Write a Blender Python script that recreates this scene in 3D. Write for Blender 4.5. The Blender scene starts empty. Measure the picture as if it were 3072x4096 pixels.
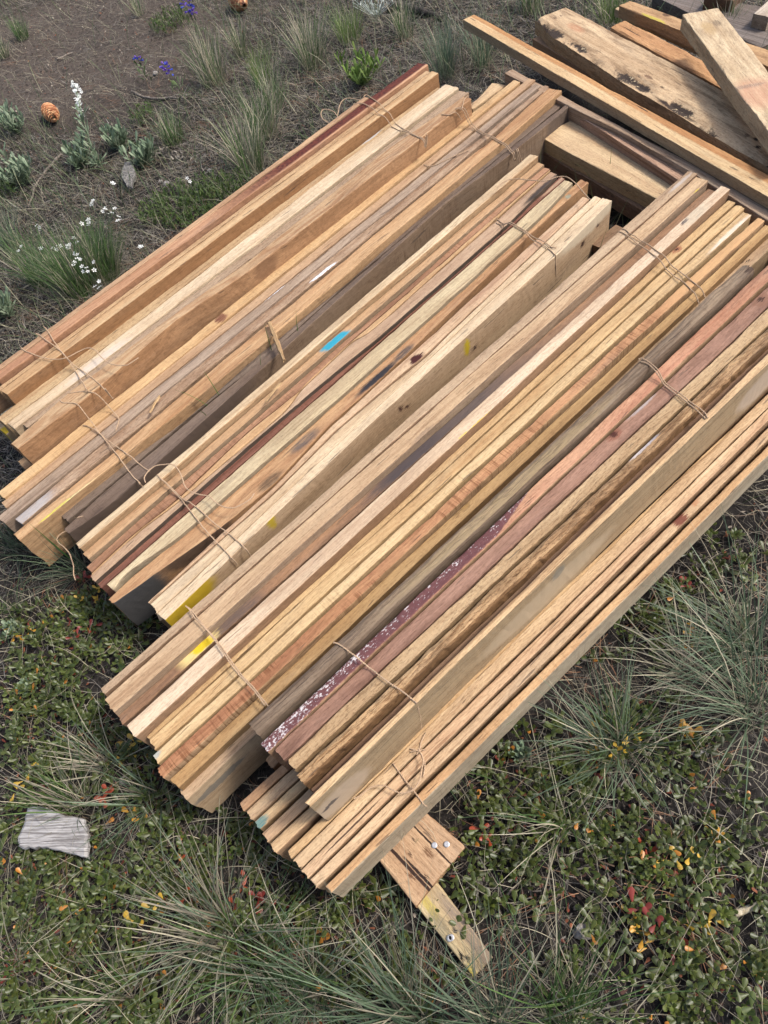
import bpy, math, random
import numpy as np
from mathutils import Vector, Matrix

# ------------------------------------------------------------ camera, sky, sun, exposure
S = bpy.context.scene
COL = S.collection
cam_d = bpy.data.cameras.new('camera'); cam = bpy.data.objects.new('camera', cam_d); COL.objects.link(cam)
R = (0.9861792605813056, -0.09140200756780803, -0.13818878034009854), (0.0, -0.834061208581739, 0.5516719136762075), (-0.16568182157167885, -0.544047399912676, -0.8225338659586894)
right = Vector((R[0][0], R[1][0], R[2][0])); up = -Vector((R[0][1], R[1][1], R[2][1])); back = -Vector((R[0][2], R[1][2], R[2][2]))
M = Matrix((right, up, back)).transposed().to_4x4(); M.translation = Vector((0, 0, 1.46))
cam.matrix_world = M
cam_d.sensor_fit = 'HORIZONTAL'; cam_d.sensor_width = 36; cam_d.lens = 2800/3072*36
cam_d.clip_start = .02; cam_d.clip_end = 500
S.camera = cam
S.render.resolution_x = 768; S.render.resolution_y = 1024

SUN_EL, SUN_AZ = math.radians(52), math.radians(4)
w = bpy.data.worlds.new('World'); S.world = w; w.use_nodes = True
nt = w.node_tree; bg = nt.nodes['Background']; sky = nt.nodes.new('ShaderNodeTexSky')
sky.sky_type = 'NISHITA'; sky.sun_disc = False; sky.sun_elevation = SUN_EL; sky.sun_rotation = math.radians(90) - SUN_AZ
sky.dust_density = 4.0; sky.air_density = 1.0; sky.ozone_density = .6
nt.links.new(sky.outputs[0], bg.inputs[0]); bg.inputs[1].default_value = .15
sd = bpy.data.lights.new('sun', 'SUN'); sd.energy = 2.1; sd.angle = math.radians(9); sd.color = (1, .97, .925)
sun = bpy.data.objects.new('sun', sd); COL.objects.link(sun)
sv = Vector((math.cos(SUN_EL)*math.cos(SUN_AZ), math.cos(SUN_EL)*math.sin(SUN_AZ), math.sin(SUN_EL)))
sun.rotation_euler = sv.to_track_quat('Z', 'Y').to_euler(); sun.location = sv*5
S.view_settings.view_transform = 'Standard'; S.view_settings.look = 'None'; S.view_settings.gamma = 1
S.view_settings.exposure = 0.80

# ------------------------------------------------------------ helpers
rs = np.random.RandomState(7)
def lin(c, k=.74, sat=.86):
    o = []; g = .35*c[0]+.5*c[1]+.15*c[2]
    for v in c:
        v = (g+(v-g)*sat)/255.; o.append(k*(v/12.92 if v <= .04045 else ((v+.055)/1.055)**2.4))
    return (*o, 1.0)
def mesh(name, V, F, col=None, smooth=False):
    V = np.asarray(V, np.float32).reshape(-1, 3); F = np.asarray(F, np.int32)
    k = F.shape[1]; m = bpy.data.meshes.new(name)
    m.vertices.add(len(V)); m.vertices.foreach_set('co', V.ravel())
    m.loops.add(F.size); m.loops.foreach_set('vertex_index', F.ravel())
    m.polygons.add(len(F)); m.polygons.foreach_set('loop_start', np.arange(0, F.size, k, dtype=np.int32))
    m.polygons.foreach_set('loop_total', np.full(len(F), k, np.int32))
    if smooth: m.polygons.foreach_set('use_smooth', np.ones(len(F), bool))
    m.update(calc_edges=True)
    if col is not None:
        a = m.attributes.new('Col', 'FLOAT_COLOR', 'POINT'); c = np.ones((len(V), 4), np.float32); c[:, :3] = col
        a.data.foreach_set('color', c.ravel())
    return m
def obj(name, me, mat, parent=None, label=None, cat=None, group=None, kind=None, loc=None, rot=None):
    o = bpy.data.objects.new(name, me); COL.objects.link(o)
    if mat and me is not None and not me.materials: me.materials.append(mat)
    if parent: o.parent = parent
    if loc is not None: o.location = loc
    if rot is not None: o.rotation_euler = rot
    if label: o['label'] = label
    if cat: o['category'] = cat
    if group: o['group'] = group
    if kind: o['kind'] = kind
    return o
def join(parts):
    V, F, C, n = [], [], [], 0
    for v, f, c in parts:
        V.append(v); F.append(f+n); C.append(c); n += len(v)
    return np.concatenate(V), np.concatenate(F), np.concatenate(C)

class NT:
    def __init__(s, tree): s.t = tree; s.n = tree.nodes; s.l = tree.links
    def put(s, sock, v):
        if isinstance(v, bpy.types.NodeSocket): s.l.new(v, sock)
        elif v is not None: sock.default_value = v
    def math(s, op, a, b=None, c=None, clamp=False):
        n = s.n.new('ShaderNodeMath'); n.operation = op; n.use_clamp = clamp
        for i, v in enumerate((a, b, c)):
            if v is not None: s.put(n.inputs[i], v)
        return n.outputs[0]
    def vec(s, op, a, b=None):
        n = s.n.new('ShaderNodeVectorMath'); n.operation = op; s.put(n.inputs[0], a)
        if b is not None: s.put(n.inputs[1], b)
        return n.outputs['Value'] if op in ('LENGTH', 'DOT_PRODUCT') else n.outputs[0]
    def noise(s, vec, scale=1., detail=3., rough=.55, dist=0., out='Fac'):
        n = s.n.new('ShaderNodeTexNoise'); s.put(n.inputs['Vector'], vec); n.inputs['Scale'].default_value = scale
        n.inputs['Detail'].default_value = detail; n.inputs['Roughness'].default_value = rough; n.inputs['Distortion'].default_value = dist
        return n.outputs[out]
    def mix(s, f, a, b, mode='MIX'):
        n = s.n.new('ShaderNodeMix'); n.data_type = 'RGBA'; n.blend_type = mode
        s.put(n.inputs[0], f); s.put(n.inputs[6], a); s.put(n.inputs[7], b); return n.outputs[2]
    def step(s, v, a, b, lo=0., hi=1.):
        n = s.n.new('ShaderNodeMapRange'); n.interpolation_type = 'SMOOTHSTEP'; s.put(n.inputs[0], v)
        for i, x in enumerate((a, b, lo, hi)): s.put(n.inputs[i+1], x)
        return n.outputs[0]
    def sep(s, v):
        n = s.n.new('ShaderNodeSeparateXYZ'); s.put(n.inputs[0], v); return n.outputs
    def comb(s, x, y, z):
        n = s.n.new('ShaderNodeCombineXYZ')
        for i, v in enumerate((x, y, z)): s.put(n.inputs[i], v)
        return n.outputs[0]
def new_mat(name):
    m = bpy.data.materials.new(name); m.use_nodes = True; t = NT(m.node_tree)
    b = m.node_tree.nodes['Principled BSDF']; b.inputs['Roughness'].default_value = .75
    b.inputs['Specular IOR Level'].default_value = .25
    return m, t, b

# ------------------------------------------------------------ wood: one node group, one material per board
def build_wood_group():
    g = bpy.data.node_groups.new('wood', 'ShaderNodeTree'); t = NT(g)
    def inp(n, ty, d):
        s = g.interface.new_socket(n, in_out='INPUT', socket_type=ty); s.default_value = d
    inp('Light', 'NodeSocketColor', (.5, .4, .3, 1)); inp('Dark', 'NodeSocketColor', (.3, .2, .1, 1)); inp('Flank', 'NodeSocketColor', (.3, .2, .1, 1))
    for n, d in (('Grain', 1.), ('Cross', .3), ('Speck', .3), ('Mottle', .2), ('Figure', .2), ('Seed', 0.)): inp(n, 'NodeSocketFloat', d)
    for n, ty in (('Color', 'NodeSocketColor'), ('Height', 'NodeSocketFloat'), ('FlankMask', 'NodeSocketFloat')):
        g.interface.new_socket(n, in_out='OUTPUT', socket_type=ty)
    gi = t.n.new('NodeGroupInput').outputs; go = t.n.new('NodeGroupOutput')
    tc = t.n.new('ShaderNodeTexCoord').outputs
    off = t.comb(t.math('MULTIPLY', gi['Seed'], 3.7), t.math('MULTIPLY', gi['Seed'], 1.3), t.math('MULTIPLY', gi['Seed'], 2.1))
    p0 = tc['Object']
    # slow wander of the grain across the board
    wv = t.noise(t.vec('ADD', t.vec('MULTIPLY', p0, (2.2, 6., 6.)), off), 1., 1.)
    wob = t.math('MULTIPLY', t.math('SUBTRACT', wv, .5), .05)
    p = t.vec('ADD', t.vec('ADD', p0, t.comb(0., wob, wob)), off)
    def st(x, y, sc=1., d=3., r=.6): return t.noise(t.vec('MULTIPLY', p, (x, y, y)), sc, d, r)
    fine = st(9., 420., 1., 4., .65)
    lines = st(1.2, 190., 1., 2., .5)
    broad = st(1.5, 34., 1., 3., .6)
    fig = st(2.2, 13., 1., 2., .5)
    rings = t.math('MULTIPLY_ADD', t.math('SINE', t.math('MULTIPLY', fig, 70.)), .5, .5)
    # base mix of early and late wood
    a = t.step(broad, .32, .72)
    a = t.math('ADD', t.math('MULTIPLY', a, .75), t.math('MULTIPLY', t.math('MULTIPLY', rings, gi['Figure']), .65), clamp=True)
    c = t.mix(a, gi['Light'], gi['Dark'])
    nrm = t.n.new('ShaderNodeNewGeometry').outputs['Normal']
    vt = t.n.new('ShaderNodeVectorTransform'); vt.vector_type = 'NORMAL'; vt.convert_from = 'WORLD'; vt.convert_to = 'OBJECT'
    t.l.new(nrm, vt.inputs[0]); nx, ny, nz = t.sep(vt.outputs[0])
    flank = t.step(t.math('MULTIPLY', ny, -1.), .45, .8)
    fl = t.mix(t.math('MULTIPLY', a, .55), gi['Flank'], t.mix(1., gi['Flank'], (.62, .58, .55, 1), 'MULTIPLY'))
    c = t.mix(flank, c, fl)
    # growth lines and fibre streaks
    ln = t.math('MULTIPLY', t.step(lines, .50, .68), t.math('MULTIPLY', gi['Grain'], .34))
    c = t.mix(ln, c, t.mix(1., c, (.56, .48, .42, 1), 'MULTIPLY'))
    c = t.mix(t.math('MULTIPLY', t.step(fine, .35, .75), .30), c, t.mix(1., c, (.58, .53, .49, 1), 'MULTIPLY'))
    c = t.mix(t.math('MULTIPLY', t.step(fine, .5, .2), .28), c, t.mix(1., c, (1.3, 1.32, 1.34, 1), 'MULTIPLY'))
    # saw marks running across
    cr = t.noise(t.vec('MULTIPLY', p, (240., 14., 14.)), 1., 2., .5)
    crm = t.step(t.noise(t.vec('MULTIPLY', p, (5., 20., 20.)), 1., 2.), .42, .62)
    crf = t.math('MULTIPLY', t.math('MULTIPLY', t.step(cr, .5, .66), crm), t.math('MULTIPLY', gi['Cross'], .55), clamp=True)
    c = t.mix(crf, c, t.mix(1., c, (.52, .43, .36, 1), 'MULTIPLY'))
    # mottled weathering and grey dirt
    mo = t.noise(t.vec('MULTIPLY', p, (7., 38., 38.)), 1., 5., .65)
    mof = t.math('MULTIPLY', t.step(mo, .46, .66), gi['Mottle'], clamp=True)
    c = t.mix(t.math('MULTIPLY', mof, .75), c, t.mix(1., c, (.46, .41, .38, 1), 'MULTIPLY'))
    gr = t.noise(t.vec('MULTIPLY', p, (3.1, 22., 22.)), 1., 4., .7)
    c = t.mix(t.math('MULTIPLY', t.step(gr, .52, .76), .34), c, t.mix(.5, t.mix(1., c, (.55, .55, .58, 1), 'MULTIPLY'), (.16, .14, .12, 1)))
    # tone drifting along the board, gritty saw fuzz large enough to read from above
    tv = t.noise(t.vec('MULTIPLY', p, (2.6, 9., 9.)), 1., 3., .6)
    c = t.mix(t.step(tv, .38, .66, 0., .45), c, t.mix(1., c, (.76, .69, .62, 1), 'MULTIPLY'))
    fk = t.noise(t.vec('MULTIPLY', p, (95., 300., 300.)), 1., 3., .7)
    c = t.mix(t.math('MULTIPLY', t.step(fk, .52, .64), t.math('MULTIPLY_ADD', gi['Speck'], .35, .30), clamp=True), c, t.mix(1., c, (.50, .44, .40, 1), 'MULTIPLY'))
    c = t.mix(t.math('MULTIPLY', t.step(fk, .46, .34), .38), c, t.mix(1., c, (1.28, 1.30, 1.32, 1), 'MULTIPLY'))
    st2 = st(16., 330., 1., 3., .7)
    c = t.mix(t.math('MULTIPLY', t.step(st2, .58, .66), .5), c, t.mix(1., c, (.48, .42, .38, 1), 'MULTIPLY'))
    # pores, specks and small checks
    sp = t.noise(t.vec('MULTIPLY', p, (420., 800., 800.)), 1., 2., .6)
    c = t.mix(t.math('MULTIPLY', t.step(sp, .60, .72), t.math('MULTIPLY_ADD', gi['Speck'], .6, .15), clamp=True), c, t.mix(1., c, (.30, .24, .20, 1), 'MULTIPLY'))
    ck = st(7., 120., 1., 2., .5)
    ckf = t.math('MULTIPLY', t.step(ck, .70, .72), .6)
    c = t.mix(ckf, c, (.05, .035, .028, 1))
    # end grain
    endf = t.step(t.math('ABSOLUTE', nx), .6, .85)
    c = t.mix(endf, c, t.mix(1., c, (.72, .66, .60, 1), 'MULTIPLY'))
    t.l.new(c, go.inputs['Color'])
    h = t.math('ADD', t.math('MULTIPLY', fine, .5), t.math('MULTIPLY', t.math('MULTIPLY', lines, gi['Grain']), .7))
    h = t.math('ADD', h, t.math('MULTIPLY', t.math('MULTIPLY', sp, gi['Speck']), .5))
    h = t.math('ADD', h, t.math('MULTIPLY', fk, -1.1))
    h = t.math('SUBTRACT', h, t.math('MULTIPLY', ckf, 1.2))
    h = t.math('SUBTRACT', h, t.math('MULTIPLY', crf, .5))
    t.l.new(h, go.inputs['Height']); t.l.new(flank, go.inputs['FlankMask'])
    return g
WOOD = build_wood_group()
def wood_mat(i, c1, c2, o, width=.03):
    m, t, b = new_mat('wood_%03d' % i)
    gn = t.n.new('ShaderNodeGroup'); gn.node_tree = WOOD
    I = gn.inputs
    lum = sum(c1)/3.
    k1 = .34 if lum > 140 else .12; k2 = .30 if lum > 140 else .08
    c1 = tuple(a+(q-a)*k1 for a, q in zip(c1, (234, 202, 156))); c2 = tuple(a+(q-a)*k2 for a, q in zip(c2, (200, 162, 120)))
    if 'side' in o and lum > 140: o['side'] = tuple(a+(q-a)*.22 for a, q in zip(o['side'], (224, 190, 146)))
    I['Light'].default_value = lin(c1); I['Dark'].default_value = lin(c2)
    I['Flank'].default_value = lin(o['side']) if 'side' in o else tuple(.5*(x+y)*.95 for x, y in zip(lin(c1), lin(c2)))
    I['Grain'].default_value = o.get('grain', .8); I['Cross'].default_value = o.get('cross', .25)
    I['Speck'].default_value = o.get('speck', .25); I['Mottle'].default_value = o.get('mot', .2)
    I['Figure'].default_value = o.get('burl', .12); I['Seed'].default_value = i*1.37+.5
    c = gn.outputs['Color']; fm = gn.outputs['FlankMask']
    P = t.n.new('ShaderNodeTexCoord').outputs['Object']
    X, Y, Z = t.sep(P)
    rag = t.noise(t.vec('MULTIPLY', P, (30., 700., 700.)), 1., 3., .7)
    rag2 = t.noise(P, 90., 3., .6)
    xs = t.math('ADD', X, t.math('MULTIPLY', t.math('SUBTRACT', rag, .5), .05))
    ys = t.math('ADD', Y, t.math('MULTIPLY', t.math('SUBTRACT', rag2, .5), .006))
    zs = t.math('ADD', Z, t.math('MULTIPLY', t.math('SUBTRACT', rag2, .5), .02))
    if o.get('red'):
        f = t.step(t.math('ADD', X, t.math('MULTIPLY', t.math('SUBTRACT', rag2, .5), .25)), .72, 1.15)
        f = t.math('MULTIPLY', f, t.step(t.math('ADD', Y, t.math('MULTIPLY', t.math('SUBTRACT', rag, .5), .006)), -.016, -.008))
        c = t.mix(f, c, t.mix(t.step(rag2, .35, .7), lin((112, 50, 34)), lin((74, 30, 24))))
    if o.get('redwhite'):
        xl = o['redwhite']
        lim = t.math('SUBTRACT', t.math('MULTIPLY_ADD', Y, 5., xl), t.math('MULTIPLY', rag2, .02))
        f = t.step(t.math('SUBTRACT', lim, X), -.01, .01)
        f = t.math('MULTIPLY', f, t.step(ys, -.012, -.008))
        wn = t.noise(t.vec('MULTIPLY', P, (140., 260., 260.)), 1., 4., .75)
        dens = t.math('ADD', t.step(X, .45, .0, -.03, .05), t.math('MULTIPLY', Y, 5.))
        spk = t.step(t.math('ADD', t.math('ADD', wn, dens), t.math('MULTIPLY', t.noise(P, 38., 2.), .35)), .74, .82)
        c = t.mix(f, c, t.mix(spk, t.mix(rag2, lin((84, 50, 54)), lin((128, 76, 74))), lin((214, 206, 204))))
    if o.get('band'):
        f = t.step(t.math('ADD', ys, t.math('MULTIPLY', t.math('SUBTRACT', rag, .5), .01)), .004, .012)
        c = t.mix(t.math('MULTIPLY', f, .85), c, t.mix(1., c, tuple(x/y for x, y in zip(lin(o['band'])[:3], lin(c1)[:3]))+(1,), 'MULTIPLY'))
    if o.get('grit'):
        gn2 = t.noise(P, 520., 3., .7); g3 = t.step(gn2, .45, .62)
        c = t.mix(t.math('MULTIPLY', t.math('MULTIPLY', g3, fm), .7), c, t.mix(rag2, lin((146, 130, 106)), lin((190, 168, 134))))
    ys0 = ys
    for (x, y, hx, hy, cc, s) in o.get('pt', []):
        ys = t.math('ADD', Y, t.math('MULTIPLY', t.math('SUBTRACT', rag2, .5), .0022)) if hy < .004 and hx > .02 else ys0
        dx_, dy_ = t.math('DIVIDE', t.math('SUBTRACT', xs, x), hx), t.math('DIVIDE', t.math('SUBTRACT', ys, y), hy)
        paint = max(cc)-min(cc) > 120 or min(cc) > 210
        if paint: d = t.math('POWER', t.math('ADD', t.math('POWER', t.math('ABSOLUTE', t.math('ADD', dx_, t.math('MULTIPLY', dy_, .25))), 5.), t.math('POWER', t.math('ABSOLUTE', dy_), 5.)), .2)
        else: d = t.vec('LENGTH', t.comb(dx_, dy_, 0.))
        f = t.math('MULTIPLY', t.step(d, 1.08, .82) if hx < .03 or paint else (t.step(d, 1.1, .7) if hy < .004 else t.step(t.math('ADD', d, t.math('MULTIPLY', t.math('SUBTRACT', rag, .5), .9)), 1.25, .6)), s)
        if paint: f = t.math('MULTIPLY', f, t.step(rag, .22, .40, .25, 1.))
        if s < .95 and hy > .004: f = t.math('MULTIPLY', f, t.step(rag, .25, .55))
        f = t.math('MULTIPLY', f, t.math('SUBTRACT', 1., fm))
        c = t.mix(f, c, t.mix(t.math('MULTIPLY', rag2, .5), lin(cc), t.mix(1., lin(cc), (.7, .7, .7, 1), 'MULTIPLY')))
    for (x, z, hx, hz, cc, s) in o.get('ps', []):
        d = t.vec('LENGTH', t.comb(t.math('DIVIDE', t.math('SUBTRACT', xs, x), hx), 0., t.math('DIVIDE', t.math('SUBTRACT', zs, z), hz)))
        f = t.math('MULTIPLY', t.math('MULTIPLY', t.step(d, 1.1, .75), s), fm)
        c = t.mix(f, c, t.mix(t.math('MULTIPLY', rag2, .5), lin(cc), t.mix(1., lin(cc), (.7, .7, .7, 1), 'MULTIPLY')))
    if o.get('gv'):
        at = t.n.new('ShaderNodeAttribute'); at.attribute_name = 'groove'
        c = t.mix(t.step(t.math('ADD', at.outputs['Fac'], t.math('MULTIPLY', t.math('SUBTRACT', rag2, .5), .8)), .35, .6), c, t.mix(t.math('MULTIPLY', t.step(rag2, .56, .62), t.step(t.noise(P, 14., 1.), .5, .56)), lin((66, 52, 42)), lin((196, 172, 132))))
    t.l.new(c, b.inputs['Base Color'])
    bp = t.n.new('ShaderNodeBump'); bp.inputs['Strength'].default_value = .55; bp.inputs['Distance'].default_value = .0018
    t.l.new(gn.outputs['Height'], bp.inputs['Height']); t.l.new(bp.outputs[0], b.inputs['Normal'])
    b.inputs['Roughness'].default_value = .78
    return m

def wob(x, seed, amp, f):
    r = np.random.RandomState(seed); o = 0
    for k in range(5):
        o = o+np.sin(x*f*(1.7**k)+r.rand()*6.28)*amp/(1.35**k)
    return o
def board_mesh(i, L, H, up_, dn, o):
    n = max(12, int(L/.011)); r = np.random.RandomState(100+i)
    x = np.linspace(0, L, n)
    def sm(poly):
        px = [a for a, _ in poly]; py = [a for _, a in poly]; y = np.interp(x, px, py)
        if len(poly) > 2:
            k = np.hanning(9); k /= k.sum(); yp = np.pad(y, 4, mode='reflect', reflect_type='odd'); y = np.convolve(yp, k, 'valid')
        return y
    rough = 1+.8*o.get('speck', 0)+.8*o.get('mot', 0)
    bow = wob(x, 3*i+5, .0006, 1.6)
    yu = sm(up_)+bow+wob(x, 3*i+1, .00035*rough, 9)-r.uniform(.0003, .0014)
    yd = sm(dn)+bow+wob(x, 3*i+2, .00035*rough, 9)+r.uniform(.0003, .0014)
    def chips(q):
        s_ = 0*x
        for _ in range(int(L*q)+1): s_ = s_+r.uniform(.001, .0035)*np.exp(-((x-r.rand()*L)/r.uniform(.008, .05))**2)
        return s_
    c = .009 if o.get('rnd') else r.uniform(.0012, .0028)
    if L < .3 and not o.get('rnd'): c = .003
    nt_ = 7
    W_ = yu-yd
    c1 = np.clip(c*(1+.5*wob(x, 5*i, .5, 14))+chips(3), .0006, W_*.33); c2 = np.clip(c*(1+.5*wob(x, 5*i+2, .5, 11))+chips(3), .0006, W_*.33)
    ring = []
    zt = wob(x, 7*i, .0005, 3.)
    sd_ = 5
    # profile runs from lower flank bottom, up, across the top, down the far flank
    for k in range(sd_): ring.append((yd, -H+(H-c2)*k/sd_))
    ring.append((yd, -c2)); ring.append((yd+c2*.3, -c2*.3)); 
    for k in range(nt_):
        ring.append((yd+c2+(W_-c1-c2)*k/(nt_-1), 0*x))
    ring.append((yu-c1*.3, -c1*.3)); ring.append((yu, -c1))
    for k in range(1, 4): ring.append((yu, -c1-(H-c1)*k/3))
    K = len(ring)
    V = np.zeros((n, K, 3))
    G = np.zeros((n, K))
    for j, (yy, zz) in enumerate(ring):
        yy = yy+0*x; zz = zz+0*x
        top = 1. if sd_ < j < sd_+nt_+3 else 0.
        sl = 0.
        V[:, j, 0] = x; V[:, j, 1] = yy+(r.randn(n)*.00022*rough if top < 1 else 0); V[:, j, 2] = zz+zt*(1 if j > 0 and j < K-1 else 0)+(r.randn(n)*.00016*rough if top else 0)
        if o.get('rnd') and top:
            V[:, j, 2] += wob(x, 11*i+j, .0006, 20)
        if o.get('gv') and top:
            gy = np.interp(x, [a for a, _ in o['gv']], [a for _, a in o['gv']])+wob(x, 91, .0025, 22)
            wd = (.013+wob(x, 92, .004, 15))*np.clip((o['gv'][-1][0]-x)/.1+.3, 0, 1)
            q = np.exp(-((yy-gy)/np.maximum(wd, .002))**2); G[:, j] = q; V[:, j, 2] -= q*.012+ (yy < gy)*.006
    # slightly skewed, chipped ends
    sk0, sk1 = r.uniform(-.12, .12, 2)
    for j in range(K):
        V[0, j, 0] += sk0*V[0, j, 1]+r.randn()*.0012; V[-1, j, 0] += sk1*V[-1, j, 1]+r.randn()*.0012
    if o.get('broken'):
        V[-1, :, 0] += r.randn(K)*.02; V[-2, :, 0] += r.randn(K)*.004
    if o.get('gv') :
        pass
    idx = np.arange(n*K).reshape(n, K)
    a = idx[:-1, :]; b_ = idx[1:, :]
    F = np.stack([a, b_, np.roll(b_, -1, 1), np.roll(a, -1, 1)], -1).reshape(-1, 4)[:, ::-1]
    m = bpy.data.meshes.new('stake')
    Vf = V.reshape(-1, 3); verts = Vf
    faces = [tuple(f) for f in F.tolist()]+[tuple(idx[0, :].tolist()), tuple(idx[-1, ::-1].tolist())]
    m.from_pydata(verts.tolist(), [], faces); m.update()
    if o.get('gv'):
        at = m.attributes.new('groove', 'FLOAT', 'POINT'); at.data.foreach_set('value', G.ravel().astype(np.float32))
    return m

# ------------------------------------------------------------ measured data, metres
BLADES = [((-0.661,1.29,0.1),(-0.686,1.32,0.24),'dark green grass blade over the lower part of the dark brown stakes'),((-0.571,1.391,0.1),(-0.531,1.37,0.24),'short grass blade just left of the large splinter'),((-0.535,1.433,0.1),(-0.533,1.471,0.24),'tall grass blade crossing the large splinter'),((-0.469,1.498,0.1),(-0.446,1.5,0.24),'grass blade right of the large splinter'),((-0.676,1.273,0.1),(-0.75,1.254,0.24),'arching grass blade leaning left over the second bundle'),((-0.694,1.247,0.1),(-0.68,1.175,0.24),'thin short grass blade low over the second bundle'),((0.497,2.128,0.03),(0.498,2.132,0.18),'tall thin grass blade before the smooth wide tan plank'),((0.535,2.072,0.03),(0.545,2.023,0.14),'dark grass blade right of the silver foliage'),((-1.019,0.862,0.1),(-1.039,0.874,0.25),'long grass blade across the lower left tip of the second bundle')]
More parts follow.
